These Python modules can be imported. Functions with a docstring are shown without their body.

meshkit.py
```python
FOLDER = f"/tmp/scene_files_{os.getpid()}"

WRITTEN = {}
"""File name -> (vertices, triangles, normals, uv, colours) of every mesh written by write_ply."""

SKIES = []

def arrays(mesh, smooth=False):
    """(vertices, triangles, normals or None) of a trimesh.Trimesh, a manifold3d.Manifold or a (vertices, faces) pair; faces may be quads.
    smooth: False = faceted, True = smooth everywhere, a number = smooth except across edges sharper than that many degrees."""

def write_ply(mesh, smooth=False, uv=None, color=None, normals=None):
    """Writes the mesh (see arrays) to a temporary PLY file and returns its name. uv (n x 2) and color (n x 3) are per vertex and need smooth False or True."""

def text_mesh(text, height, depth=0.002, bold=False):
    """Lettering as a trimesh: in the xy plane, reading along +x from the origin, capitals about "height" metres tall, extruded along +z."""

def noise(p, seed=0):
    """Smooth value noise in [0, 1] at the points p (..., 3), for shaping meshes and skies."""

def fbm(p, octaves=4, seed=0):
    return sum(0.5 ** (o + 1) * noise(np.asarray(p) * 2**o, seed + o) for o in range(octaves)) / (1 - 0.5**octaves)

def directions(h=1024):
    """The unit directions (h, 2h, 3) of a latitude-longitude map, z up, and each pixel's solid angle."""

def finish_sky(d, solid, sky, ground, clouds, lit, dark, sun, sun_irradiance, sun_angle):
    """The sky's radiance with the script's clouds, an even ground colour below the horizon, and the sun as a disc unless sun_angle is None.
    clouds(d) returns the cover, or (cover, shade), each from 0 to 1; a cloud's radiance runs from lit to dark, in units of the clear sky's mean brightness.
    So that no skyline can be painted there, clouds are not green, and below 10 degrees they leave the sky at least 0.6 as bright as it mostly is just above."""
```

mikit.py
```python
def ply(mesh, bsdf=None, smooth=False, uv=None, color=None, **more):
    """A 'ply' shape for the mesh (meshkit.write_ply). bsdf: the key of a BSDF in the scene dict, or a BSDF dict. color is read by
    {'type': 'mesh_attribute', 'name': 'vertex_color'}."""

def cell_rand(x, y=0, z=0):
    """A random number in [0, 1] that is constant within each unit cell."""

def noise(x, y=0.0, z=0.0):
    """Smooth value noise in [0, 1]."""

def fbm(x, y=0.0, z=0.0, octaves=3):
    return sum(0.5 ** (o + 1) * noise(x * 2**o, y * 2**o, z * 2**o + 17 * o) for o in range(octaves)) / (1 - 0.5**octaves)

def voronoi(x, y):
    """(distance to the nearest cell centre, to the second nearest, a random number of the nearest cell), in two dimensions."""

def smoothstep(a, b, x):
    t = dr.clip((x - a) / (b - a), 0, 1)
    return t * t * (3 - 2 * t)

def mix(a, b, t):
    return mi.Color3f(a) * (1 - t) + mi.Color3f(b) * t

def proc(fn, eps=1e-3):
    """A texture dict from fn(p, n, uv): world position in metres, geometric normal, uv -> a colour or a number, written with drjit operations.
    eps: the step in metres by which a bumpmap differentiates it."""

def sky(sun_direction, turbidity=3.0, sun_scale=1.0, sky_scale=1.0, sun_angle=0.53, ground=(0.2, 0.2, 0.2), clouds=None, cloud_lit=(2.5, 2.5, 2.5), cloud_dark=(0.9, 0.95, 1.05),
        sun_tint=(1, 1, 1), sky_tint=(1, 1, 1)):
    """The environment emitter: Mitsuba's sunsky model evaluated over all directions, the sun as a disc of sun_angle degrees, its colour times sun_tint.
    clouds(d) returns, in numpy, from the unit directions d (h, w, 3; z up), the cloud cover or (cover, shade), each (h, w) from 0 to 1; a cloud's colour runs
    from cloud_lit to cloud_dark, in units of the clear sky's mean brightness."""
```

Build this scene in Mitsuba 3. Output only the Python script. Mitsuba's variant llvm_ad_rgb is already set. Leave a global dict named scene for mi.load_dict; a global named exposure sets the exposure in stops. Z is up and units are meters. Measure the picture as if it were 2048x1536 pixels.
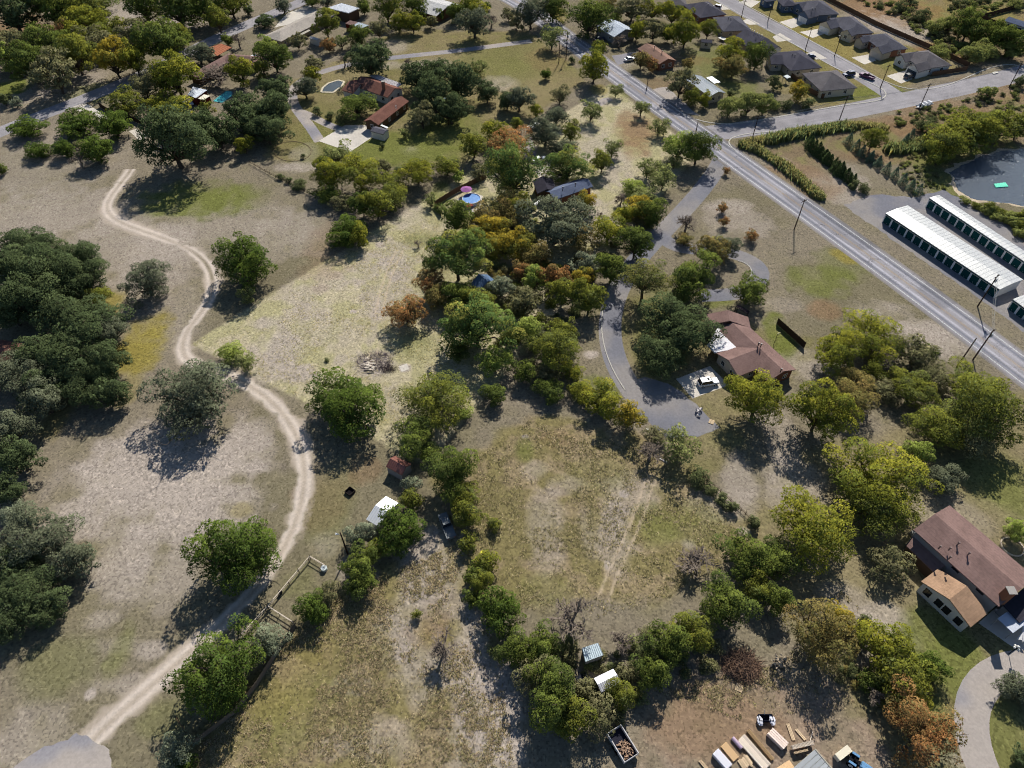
import math, random, numpy as np, trimesh, mitsuba as mi, drjit as dr, mikit, meshkit
from shapely.geometry import Polygon, LineString, Point
from mikit import fbm, noise, mix, smoothstep, cell_rand, voronoi
T4 = mi.ScalarTransform4f
scene, labels = {}, {}
# ---------------------------------------------------------------- camera, sky, exposure
CAM_H, FOC, PITCH = 115.0, 1400.0, math.atan2(1400.0, 1271.0)
scene['camera'] = {'type': 'perspective', 'fov': math.degrees(2 * math.atan(1024 / FOC)), 'fov_axis': 'x', 'near_clip': 1.0, 'far_clip': 6000.0,
                   'to_world': T4().look_at(origin=[0, 0, CAM_H], target=[0, math.cos(PITCH), CAM_H - math.sin(PITCH)], up=[0, 0, 1])}
SUN = (0.266, 0.964, 0.86)
scene['sky'] = mikit.sky(SUN, turbidity=3, sun_scale=1.0, sky_scale=0.52, sun_tint=(0.85, 1.0, 1.25))
exposure = 2.25

# ---------------------------------------------------------------- helpers
def at(px, py, z=0.0):
    """The point at height z that the photograph shows at the pixel (px, py) of 2048 x 1536."""
    x, w = (px - 1024) / FOC, -(py - 768) / FOC
    c, s = math.cos(PITCH), math.sin(PITCH)
    d = np.array([x, c + w * s, -s + w * c])
    t = (z - CAM_H) / d[2]
    return np.array([d[0] * t, d[1] * t, z])

def dist(p):
    return float(np.linalg.norm(np.asarray(p) - [0, 0, CAM_H]))

def lin(r, g, b, k=1.0):
    c = np.array([r, g, b], float) / 255
    return tuple(float(v) for v in k * np.where(c <= 0.04045, c / 12.92, ((c + 0.055) / 1.055) ** 2.4))

used = {}
def numbered(key):
    n = used.get(key, -1) + 1
    used[key] = n
    return key if n == 0 else f'{key}_{n:03d}'

def thing(name, label, cat, group=None):
    k = numbered(name)
    labels[k] = {'label': label, 'category': cat}
    if group: labels[k]['group'] = group
    return k

rngc = np.random.default_rng(5)
def shape(mesh, rgb=None, bsdf='matte', jit=0.0, smooth=False, uv=None, **more):
    if rgb is None: return mikit.ply(mesh, bsdf, smooth=smooth, uv=uv, **more)
    if smooth is not False and smooth is not True:
        mesh = trimesh.graph.smooth_shade(mesh, angle=np.radians(smooth), facet_minarea=None); smooth = True
    rgb = np.asarray(rgb, float)
    col = np.broadcast_to(rgb, (len(mesh.vertices), 3)).copy() if rgb.ndim == 1 else rgb
    if jit: col = col * (1 + jit * (rngc.random((1, 1)) * 2 - 1))
    return mikit.ply(mesh, bsdf, smooth=smooth, color=col, uv=uv, **more)

def add(parent, name, mesh, rgb=None, bsdf='matte', label=None, kind=None, **kw):
    k = numbered(f'{parent}__{name}')
    scene[k] = shape(mesh, rgb, bsdf, **kw)
    if label or kind: labels[k] = {a: b for a, b in (('label', label), ('kind', kind)) if b}
    return k

def solo(name, label, cat, mesh, rgb=None, bsdf='matte', group=None, kind=None, **kw):
    k = thing(name, label, cat, group) if cat else numbered(name)
    if not cat: labels[k] = {'label': label}
    if kind: labels[k]['kind'] = kind
    scene[k] = shape(mesh, rgb, bsdf, **kw)
    return k

cat_ = trimesh.util.concatenate
def box(x0, x1, y0, y1, z0, z1):
    m = trimesh.creation.box([x1 - x0, y1 - y0, z1 - z0]); m.apply_translation([(x0 + x1) / 2, (y0 + y1) / 2, (z0 + z1) / 2]); return m
def hull(pts):
    return trimesh.convex.convex_hull(np.asarray(pts, float))
def frame(mesh, origin, u):
    """Places a mesh with its x axis along the horizontal direction u."""
    u = np.array([u[0], u[1], 0.0]); u /= np.linalg.norm(u)
    M = np.eye(4); M[:3, 0] = u; M[:3, 1] = [-u[1], u[0], 0]; M[:3, 3] = [origin[0], origin[1], origin[2] if len(origin) > 2 else 0]
    m = mesh.copy(); m.apply_transform(M); return m
def tube(p0, p1, r0, r1=None, n=6, caps=True):
    p0, p1 = np.asarray(p0, float), np.asarray(p1, float); r1 = r0 if r1 is None else r1
    d = p1 - p0; d = d / (np.linalg.norm(d) + 1e-9)
    a = np.cross(d, [0, 0, 1.0] if abs(d[2]) < .9 else [1.0, 0, 0]); a /= np.linalg.norm(a); b = np.cross(d, a)
    t = np.arange(n) * 2 * np.pi / n
    ring = np.cos(t)[:, None] * a + np.sin(t)[:, None] * b
    v = np.vstack([p0 + r0 * ring, p1 + r1 * ring, p0, p1]); i = np.arange(n); j = (i + 1) % n
    f = [np.stack([i, j, j + n], 1), np.stack([i, j + n, i + n], 1)]
    if caps: f += [np.stack([j, i, i * 0 + 2 * n], 1), np.stack([i + n, j + n, i * 0 + 2 * n + 1], 1)]
    return trimesh.Trimesh(v, np.vstack(f), process=False)
def extrude(poly, z0, z1):
    m = trimesh.creation.extrude_polygon(poly, z1 - z0, engine='earcut'); m.apply_translation([0, 0, z0]); return m
def slab(pts, thick=.12):
    """A plate whose top corners are the given 3-D points."""
    p = np.asarray(pts, float); return hull(np.vstack([p, p - [0, 0, thick]]))

# ---------------------------------------------------------------- materials
VC = {'type': 'mesh_attribute', 'name': 'vertex_color'}
scene['matte'] = {'type': 'twosided', 'bsdf': {'type': 'diffuse', 'reflectance': VC}}
scene['paint'] = {'type': 'twosided', 'bsdf': {'type': 'principled', 'base_color': VC, 'roughness': 0.4, 'specular': 0.5}}
scene['metal'] = {'type': 'twosided', 'bsdf': {'type': 'principled', 'base_color': VC, 'roughness': 0.38, 'metallic': 0.25, 'specular': 0.5}}
scene['glass'] = {'type': 'twosided', 'bsdf': {'type': 'principled', 'base_color': {'type': 'rgb', 'value': [.015, .018, .022]}, 'roughness': 0.08, 'specular': 0.6}}
scene['foliage'] = {'type': 'principledthin', 'base_color': VC, 'roughness': 0.7, 'spec_trans': 0.0, 'diff_trans': 0.4}
# ---------------------------------------------------------------- the ground and what covers it
def ell(kind, px, py, rx, ry, amt=1.0, soft=.5):
    p = at(px, py); d = dist(p); s = d / FOC
    return kind, p[0], p[1], rx * s, ry * s / max(.25, CAM_H / d), amt, soft
def zone(pts):
    """Half planes (nx, ny, c) of a convex outline, inside positive."""
    q = np.array([at(*p)[:2] for p in pts]); c = q.mean(0); out = []
    for a, b in zip(q, np.roll(q, -1, 0)):
        n = np.array([-(b - a)[1], (b - a)[0]]); n /= np.linalg.norm(n)
        if n @ (c - a) < 0: n = -n
        out.append((float(n[0]), float(n[1]), float(-n @ a)))
    return out
def inside(z, x, y, w, soft=2.0):
    d = mi.Float(1e6)
    for nx, ny, c in z: d = dr.minimum(d, nx * x + ny * y + c)
    return smoothstep(-soft, soft, d + w)
Z_LOT_BRIGHT = zone([(382, 690), (852, 927), (1398, 305), (1219, 169)])
Z_MID = zone([(880, 960), (1060, 830), (1290, 860), (1530, 1080), (1330, 1200), (960, 1210)])
Z_LOW = zone([(640, 1215), (930, 1060), (1010, 1400), (1000, 1640), (330, 1640), (400, 1470)])
Z_YARD = zone([(1170, 1620), (1290, 1400), (1400, 1330), (1640, 1340), (1760, 1430), (1900, 1620)])
Z_SCRUB = zone([(1700, -20), (1925, 135), (2100, 120), (2100, -40)])
Z_SCRUB2 = zone([(1480, 300), (1700, 255), (2100, 170), (2100, 330), (1900, 330), (1680, 400)])
Z_SUB = zone([(1400, -30), (1560, -20), (1925, 135), (1780, 185), (1660, 205), (1560, 150)])
Z_RED = zone([(520, 320), (930, 330), (1180, 165), (1060, 60), (800, 60), (580, 160)])
Z_RIGHT = zone([(1240, 480), (1450, 330), (2040, 800), (1700, 700), (1620, 680), (1400, 1000), (1300, 830), (1200, 620)])
Z_EAST = zone([(1600, 900), (2100, 760), (2100, 1640), (1900, 1640), (1640, 1330), (1430, 1080)])
SPOTS = [ell('bare', *a) for a in [
    # the pale worn grass left of the track
    (330, 960, 150, 90, .95), (480, 900, 60, 55, .8), (400, 1010, 110, 70, .8), (230, 960, 70, 60, .6), (250, 1100, 60, 70, .7), (330, 1150, 70, 50, .6), (130, 1040, 50, 30, .5),
    (60, 430, 160, 40, .5), (230, 500, 110, 50, .5), (300, 540, 60, 60, .4), (430, 450, 120, 50, .35), (560, 470, 70, 45, .45), (350, 620, 60, 60, .3), (80, 330, 120, 50, .3), (650, 440, 60, 60, .25),
    (60, 1500, 60, 50, .5), (300, 1300, 25, 14, .7), (180, 1390, 9, 8, 1.0), (200, 1240, 30, 14, .5), (270, 1370, 60, 14, .5), (240, 1290, 40, 14, .3),
    # the lot
    (790, 520, 45, 40, .75), (780, 590, 60, 45, .55), (665, 560, 45, 18, .6), (600, 590, 40, 25, .5), (560, 700, 60, 30, .75), (590, 745, 40, 18, .85), (530, 740, 25, 40, .6), (745, 725, 42, 26, .9), (705, 623, 8, 5, 1.2),
    (810, 735, 12, 9, .9), (750, 640, 10, 60, .55), (740, 540, 40, 30, .5), (1225, 330, 30, 50, .6), (1200, 440, 30, 40, .75), (1190, 300, 40, 30, .5), (760, 490, 10, 6, .9), (820, 440, 30, 25, .5), (640, 660, 80, 30, .35), (540, 645, 30, 15, .7), (620, 620, 40, 20, .5), (780, 800, 20, 30, .6), (680, 720, 12, 10, .5),
    # middle and lower fields
    (1090, 1055, 40, 75, .48), (1260, 985, 60, 35, .5), (1248, 988, 10, 8, 1.1), (1050, 873, 7, 5, 1.1), (1180, 708, 16, 8, 1.0), (1230, 1080, 40, 60, .5), (1178, 1070, 24, 50, .35), (1488, 1066, 12, 10, .7), (1377, 1090, 14, 10, .6), (1216, 1130, 8, 9, .9), (1070, 940, 25, 20, .4), (1130, 970, 40, 20, .4), (1230, 1040, 25, 40, .5),
    (860, 1150, 70, 90, .6), (800, 1250, 55, 70, .7), (850, 1340, 60, 60, .65), (940, 1300, 40, 110, .8), (990, 1430, 55, 110, .95), (930, 1480, 40, 50, .6), (700, 1370, 40, 20, .5), (760, 1480, 60, 40, .4), (690, 1480, 50, 30, .3), (720, 1130, 40, 40, .5), (650, 1090, 30, 25, .45), (870, 1100, 30, 60, .5),
    # right
    (1760, 620, 50, 18, .6), (1830, 660, 60, 16, .8), (1880, 690, 50, 20, .7), (1610, 730, 60, 26, .6), (1460, 410, 40, 14, .7), (1500, 450, 40, 20, .5), (1430, 440, 20, 30, .4), (1560, 610, 40, 12, .3), (1700, 360, 30, 20, .5), (1690, 395, 40, 12, .6), (1590, 960, 50, 40, .55), (1480, 960, 30, 40, .5), (1450, 1010, 60, 30, .4), (1560, 870, 30, 60, .4), (1720, 1270, 60, 40, .6), (1770, 1240, 40, 25, .6), (1810, 1280, 30, 30, .5), (1920, 1510, 40, 24, .7), (1690, 1200, 40, 30, .4), (1560, 1000, 30, 20, .4),
    (1890, 1030, 60, 40, .3), (1770, 30, 60, 18, .8), (1820, 60, 50, 18, .7), (1740, 25, 30, 8, .9), (1560, 330, 30, 12, .4), (1640, 365, 30, 16, .5), (820, 300, 18, 9, .9), (600, 335, 40, 10, .7), (610, 305, 26, 14, .5), (860, 130, 40, 10, .5), (780, 130, 50, 8, .5), (1000, 165, 30, 12, .6), (250, 30, 40, 20, .8), (330, 48, 60, 9, .8), (150, 170, 50, 18, .5), (40, 195, 40, 12, .4), (780, 92, 30, 12, .5), (1250, 125, 20, 10, .3),
    (630, 20, 26, 8, .7), (1330, 25, 30, 12, .4)]] + [ell('green', *a) for a in [
    (390, 400, 90, 28, .9), (470, 395, 60, 22, .6), (800, 300, 130, 30, .9), (720, 330, 60, 20, .6), (900, 260, 60, 40, .7), (640, 280, 40, 40, .4), (1000, 130, 90, 30, .4), (1640, 560, 60, 26, .8), (1690, 530, 50, 25, .5), (1340, 620, 60, 50, .6), (1310, 700, 40, 60, .6), (1560, 670, 24, 40, 1.0), (1440, 605, 30, 12, .8), (1360, 710, 20, 20, .6), (1190, 780, 50, 30, .7), (660, 1020, 50, 90, .35), (600, 1160, 40, 30, .35),
    (1310, 1050, 40, 40, .6), (1390, 1050, 60, 40, .5), (1050, 900, 20, 24, .7), (1200, 950, 60, 30, .35), (1080, 1180, 60, 30, .4), (560, 1450, 60, 50, .35), (640, 1380, 60, 30, .3), (1890, 1310, 60, 60, .9), (1850, 1400, 30, 90, .7), (2010, 1480, 60, 60, .6), (1990, 960, 60, 40, .6), (2040, 1010, 40, 60, .4), (880, 400, 20, 40, .8), (840, 480, 40, 14, .6), (880, 530, 30, 20, .4), (830, 690, 40, 30, .5), (240, 1300, 20, 40, .5), (120, 1330, 60, 40, .35), (330, 1440, 50, 30, .4), (1320, 350, 20, 30, .4), (1420, 130, 50, 30, .7), (1480, 180, 40, 16, .7), (1770, 185, 50, 10, 1.0), (1710, 195, 30, 9, .7), (1800, 130, 30, 9, .6), (1080, 20, 30, 9, .6), (920, 420, 20, 16, 1.0), (930, 470, 14, 20, .9), (20, 175, 26, 12, 1.2), (210, 185, 60, 12, .6), (560, 30, 20, 9, .4), (1210, 40, 30, 16, .5), (1250, 185, 12, 10, .5), (1560, 290, 20, 9, .3), (1880, 360, 30, 40, .7), (1460, 760, 20, 20, .2)]] + [ell('gold', *a) for a in [
    (285, 690, 42, 46, 1.0), (215, 610, 26, 22, .9), (120, 820, 26, 40, .5), (260, 770, 20, 30, .4), (1700, 510, 30, 12, .9), (1108, 30, 20, 14, .9), (1660, 95, 40, 20, .5), (1570, 170, 30, 14, .4), (1640, 195, 40, 12, .6), (1590, 45, 40, 16, .6), (480, 1020, 26, 14, .5), (930, 445, 16, 24, .6), (1200, 180, 16, 8, .7), (1310, 245, 16, 40, .4), (620, 1300, 50, 40, .3), (560, 1400, 60, 40, .3), (1830, 20, 40, 20, .5), (1960, 30, 60, 20, .5), (1900, 90, 20, 20, .4)]] + [ell('brown', *a) for a in [
    (1270, 270, 36, 36, .8), (1650, 620, 30, 16, .6), (1590, 345, 60, 18, .6), (1640, 380, 40, 16, .5), (1760, 300, 60, 16, .4), (1800, 250, 60, 14, .6), (1880, 100, 34, 12, 1.0), (1800, 20, 60, 20, .6), (1740, 10, 60, 14, .8), (20, 60, 50, 18, .7), (860, 1260, 40, 40, .4), (740, 1200, 40, 40, .3), (1330, 170, 50, 14, .4), (1370, 120, 40, 10, .4), (1440, 1440, 120, 60, .5), (1110, 880, 40, 20, .3), (640, 1000, 60, 60, .25), (730, 940, 30, 30, .4), (1100, 120, 40, 20, .3), (660, 500, 50, 60, .3), (1560, 250, 60, 8, .5), (1870, 215, 80, 14, .5), (1990, 180, 60, 14, .5), (1930, 1480, 20, 50, .3)]]
COL = {'bare': lin(173, 161, 151), 'green': lin(112, 116, 62), 'gold': lin(140, 128, 70), 'brown': lin(138, 110, 82)}
KG = 0.9
def ground_colour(p):
    x, y = p.x, p.y
    n1 = fbm(x * .045, y * .045, 3.3, 4) - .5
    n2 = fbm(x * .33, y * .33, 9.1, 4) - .5
    n3 = fbm(x * 2.2, y * 2.2, 1.7, 3) - .5
    w = n1 * 9 + n2 * 4
    c = mix(lin(134, 124, 108), lin(122, 114, 93), smoothstep(-.16, .16, n1 + .35 * n2))
    c = mix(c, mix(lin(182, 171, 144), lin(164, 157, 122), smoothstep(-.12, .14, n2 + n1 * .5)), inside(Z_LOT_BRIGHT, x, y, w * .25, .8))  # lot grass coloured paler, painting in an overall brightening of the lot
    rough = inside(Z_MID, x, y, w, 2.) + inside(Z_LOW, x, y, w, 2.)
    c = mix(c, mix(lin(150, 134, 106), lin(128, 118, 82), smoothstep(-.14, .14, n2 + n1 * .6)), dr.minimum(rough, 1.))
    c = mix(c, mix(lin(152, 134, 118), lin(130, 118, 100), smoothstep(-.2, .2, n2)), inside(Z_YARD, x, y, w))
    scr = dr.minimum(inside(Z_SCRUB, x, y, w) + inside(Z_SCRUB2, x, y, w), 1.)
    c = mix(c, mix(lin(130, 114, 92), lin(124, 118, 80), smoothstep(-.1, .12, n1 + n2 * .7)), scr)
    lawn = dr.minimum(inside(Z_SUB, x, y, w * .2) + inside(Z_RED, x, y, w) * .8 + inside(Z_EAST, x, y, w) * .6 + inside(Z_RIGHT, x, y, w) * .65, 1.)
    c = mix(c, mix(lin(136, 124, 88), lin(120, 114, 72), smoothstep(-.16, .16, n1 + n2 * .5)), lawn)
    for kind, ex, ey, rx, ry, amt, _ in SPOTS:
        d2 = dr.square((x - ex) / rx) + dr.square((y - ey) / ry)
        m = dr.clip(amt * smoothstep(1.7, .15, d2 + n2 * 2.2 + n1 * 1.2), 0, 1)
        c = mix(c, COL[kind], m)
    worn = smoothstep(.24, .34, c.z)
    speck = 1 + n3 * (.5 + .35 * worn) + n2 * .3
    speck *= (1 - .3 * smoothstep(.62, .8, noise(x * 3.4, y * 3.4, 2.))) * (1 + .25 * smoothstep(.68, .84, noise(x * 2.9, y * 2.9, 8.)))
    speck *= 1 - .12 * dr.minimum(rough, 1.) * smoothstep(.52, .7, noise(x * 1.3, y * 1.3, 5.))
    return dr.clip(c * KG * speck, 0.01, .9)
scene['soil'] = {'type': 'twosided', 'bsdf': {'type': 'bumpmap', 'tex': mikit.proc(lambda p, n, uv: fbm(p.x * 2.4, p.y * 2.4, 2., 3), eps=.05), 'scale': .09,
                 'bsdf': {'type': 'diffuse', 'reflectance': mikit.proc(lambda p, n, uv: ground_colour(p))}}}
g = trimesh.Trimesh([[-3000, -2500, 0], [3000, -2500, 0], [3000, 4500, 0], [-3000, 4500, 0]], [[0, 1, 2], [0, 2, 3]], process=False)
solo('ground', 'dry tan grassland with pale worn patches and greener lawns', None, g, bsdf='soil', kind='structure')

def smooth_line(pts, step=2.0, px=True):
    q = np.array([at(*p)[:2] for p in pts]) if px else np.asarray(pts, float)
    from scipy.interpolate import splprep, splev
    tck, _ = splprep(q.T, s=len(q) * .08, k=min(3, len(q) - 1))
    n = max(4, int(LineString(q).length / step))
    return np.array(splev(np.linspace(0, 1, n), tck)).T
def ribbon(line, width, z):
    """A strip along a line with uv = (metres across from the middle, metres along)."""
    line = np.asarray(line); width = np.broadcast_to(width, (len(line),))
    t = np.gradient(line, axis=0); t /= np.linalg.norm(t, axis=1, keepdims=True); nrm = np.stack([t[:, 1], -t[:, 0]], 1)
    s = np.r_[0, np.cumsum(np.linalg.norm(np.diff(line, axis=0), axis=1))]
    off = np.array([-.5, -.17, .17, .5]); k = len(off)
    v = (line[:, None] + nrm[:, None] * (off[None, :, None] * width[:, None, None])).reshape(-1, 2)
    uv = np.stack([(off[None] * width[:, None]).ravel(), np.repeat(s, k)], 1)
    i, j = np.meshgrid(np.arange(len(line) - 1), np.arange(k - 1), indexing='ij'); a = (i * k + j).ravel()
    f = np.vstack([np.stack([a, a + 1, a + k + 1], 1), np.stack([a, a + k + 1, a + k], 1)])
    return trimesh.Trimesh(np.c_[v, np.full(len(v), z)], f, process=False), uv
def road(name, label, pts, width, z, bsdf):
    m, uv = ribbon(smooth_line(pts), width, z)
    return solo(name, label, None, m, bsdf=bsdf, kind='structure', uv=uv)

def track_colour(p, uv):
    n2 = fbm(p.x * .5, p.y * .5, 4., 4) - .5; n3 = fbm(p.x * 3., p.y * 3., 7., 2) - .5
    a = dr.abs(uv.x)
    n1 = fbm(p.x * .09, p.y * .09, 4., 2) - .5; edge = smoothstep(2.8, 1.15, a + n2 * 2.6 + n1 * 2.4 + n3 * .5)
    tracks = dr.exp(-dr.square((a - .95) / .55))
    c = mix(lin(180, 166, 152), lin(206, 193, 182), tracks) * (1 + n3 * .3 + n2 * .25)
    mid = dr.exp(-dr.square(uv.x / .5)) * smoothstep(.5, .7, noise(uv.y * .03, 3.) + n2 * .3)
    return mix(ground_colour(p), mix(c * KG, ground_colour(p), mid * .8), edge * .95)
scene['dirt'] = {'type': 'twosided', 'bsdf': {'type': 'diffuse', 'reflectance': mikit.proc(lambda p, n, uv: track_colour(p, uv))}}
def asphalt_colour(p, uv):
    a = dr.abs(uv.x); n2 = fbm(p.x * .25, p.y * .25, 4., 3) - .5; n3 = fbm(p.x * 4., p.y * 4., 7., 2) - .5; nl = noise(uv.x * 1.7, uv.y * .04, 3.) - .5
    c = mi.Color3f(lin(164, 160, 166))
    c = mix(c, lin(168, 164, 167), dr.exp(-dr.square(a / 1.2)))
    c = mix(c, lin(122, 126, 138), .8 * dr.exp(-dr.square((a - 2.75) / .45)))
    c = mix(c, lin(196, 194, 204), .75 * dr.exp(-dr.square((a - 1.75) / .38)))
    c = mix(c, lin(140, 134, 128), smoothstep(4.1, 4.8, a + n3 * .8) * .8)
    v = voronoi(p.x * .16 + n3 * .5, p.y * .16 + n2); crack = smoothstep(.035, .0, v[1] - v[0]) * smoothstep(.45, .6, noise(p.x * .05, p.y * .05, 3.))
    patch = smoothstep(.66, .7, noise(uv.x * .25 + 3., uv.y * .07, 5.))
    c = mix(c, lin(112, 112, 120), patch * .4) * (1 - .45 * crack)
    return c * .78 * (1 + n2 * .3 + n3 * .16 + nl * .25)
scene['asphalt'] = {'type': 'twosided', 'bsdf': {'type': 'diffuse', 'reflectance': mikit.proc(lambda p, n, uv: asphalt_colour(p, uv))}}
def grey_colour(p):
    n1 = fbm(p.x * .12, p.y * .12, 8., 3) - .5; n3 = fbm(p.x * 3., p.y * 3., 2., 3) - .5
    return mix(lin(146, 146, 156), lin(164, 158, 156), smoothstep(-.2, .2, n1)) * .66 * (1 + n3 * .3 + n1 * .3)
scene['gravel'] = {'type': 'twosided', 'bsdf': {'type': 'diffuse', 'reflectance': mikit.proc(lambda p, n, uv: grey_colour(p))}}
def pale_colour(p):
    n1 = fbm(p.x * .2, p.y * .2, 8., 3) - .5; n3 = fbm(p.x * 2.5, p.y * 2.5, 2., 3) - .5
    return mi.Color3f(lin(214, 206, 196)) * .82 * (1 + n3 * .14 + n1 * .3)
scene['pale_gravel'] = {'type': 'twosided', 'bsdf': {'type': 'diffuse', 'reflectance': mikit.proc(lambda p, n, uv: grey_colour(p) * mi.Color3f(1.42, 1.36, 1.28))}}
scene['concrete'] = {'type': 'twosided', 'bsdf': {'type': 'diffuse', 'reflectance': mikit.proc(lambda p, n, uv: pale_colour(p))}}

MAIN = smooth_line([(940, -60), (1014, -6), (1106, 53), (1218, 141), (1384, 256), (1563, 387), (1800, 555), (2048, 741), (2230, 880)])
m, uv = ribbon(MAIN, 10.4, .012)
solo('main_road', 'pale grey two-lane road crossing the right half diagonally', None, m, bsdf='asphalt', kind='structure', uv=uv)
def offset_line(line, o):
    t = np.gradient(line, axis=0); t /= np.linalg.norm(t, axis=1, keepdims=True); return line + np.stack([t[:, 1], -t[:, 0]], 1) * o
WHITE = lin(225, 225, 225)
for o, lab in ((-3.75, 'white edge line on the far side of the main road'), (3.75, 'white edge line on the near side of the main road')):
    solo('road_marking', lab, None, ribbon(offset_line(MAIN, o), .2, .018)[0], tuple(.72 * np.array(WHITE)), kind='structure')
solo('road_marking', 'faded double yellow centre line of the main road', None, cat_([ribbon(offset_line(MAIN, o), .12, .018)[0] for o in (-.16, .16)]), lin(160, 138, 112), kind='structure')
scene['street'] = {'type': 'twosided', 'bsdf': {'type': 'diffuse', 'reflectance': mikit.proc(lambda p, n, uv: mi.Color3f(lin(160, 156, 160)) * .82 * (1 + (fbm(p.x * .3, p.y * .3, 2., 3) - .5) * .35 + (noise(uv.x * 1.5, uv.y * .05, 6.) - .5) * .2 + (noise(p.x * 5, p.y * 5) - .5) * .15))}}
road('side_street', 'grey side street from the main road past the subdivision', [(1396, 268), (1460, 263), (1540, 251), (1636, 233), (1720, 217), (1800, 203), (1911, 177), (2048, 146), (2160, 112)], 9.6, .008, 'street')
road('subdivision_street', 'grey street between the two rows of new grey-roofed houses', [(1405, -30), (1449, 0), (1536, 48), (1640, 104), (1730, 155), (1802, 201)], 9.0, .010, 'street')
road('country_lane', 'narrow grey lane in the upper left corner', [(-90, 306), (0, 263), (80, 233), (162, 200), (245, 165), (325, 132), (390, 98), (450, 68), (512, 42), (560, 22), (600, 5), (660, -25)], 7.2, .008, 'street')
road('dirt_track', 'winding pale dirt track down the left side', [(262, 338), (240, 368), (222, 393), (214, 415), (225, 436), (270, 456), (320, 475), (365, 490), (400, 512), (418, 540), (421, 570), (417, 602), (400, 633), (376, 662), (360, 690), (366, 714), (400, 728), (450, 748), (505, 778), (545, 808), (580, 848), (600, 890), (609, 940), (606, 990), (592, 1040), (573, 1085), (552, 1125), (522, 1168), (480, 1208), (440, 1245), (395, 1292), (330, 1350), (260, 1412), (200, 1465), (150, 1515)], 7.5, .006, 'dirt')
def wheel_colour(p, uv):
    n3 = fbm(p.x * 2., p.y * 2., 7., 3) - .5
    k = dr.exp(-dr.square((dr.abs(uv.x + n3 * .6) - .85) / .32)) * smoothstep(.3, .55, noise(uv.y * .09, 1.) + n3 * .5 + .12)
    return mix(ground_colour(p), mi.Color3f(lin(190, 172, 150)) * (1 + n3 * .4), k * .5)
scene['wheel'] = {'type': 'twosided', 'bsdf': {'type': 'diffuse', 'reflectance': mikit.proc(lambda p, n, uv: wheel_colour(p, uv))}}
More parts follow.
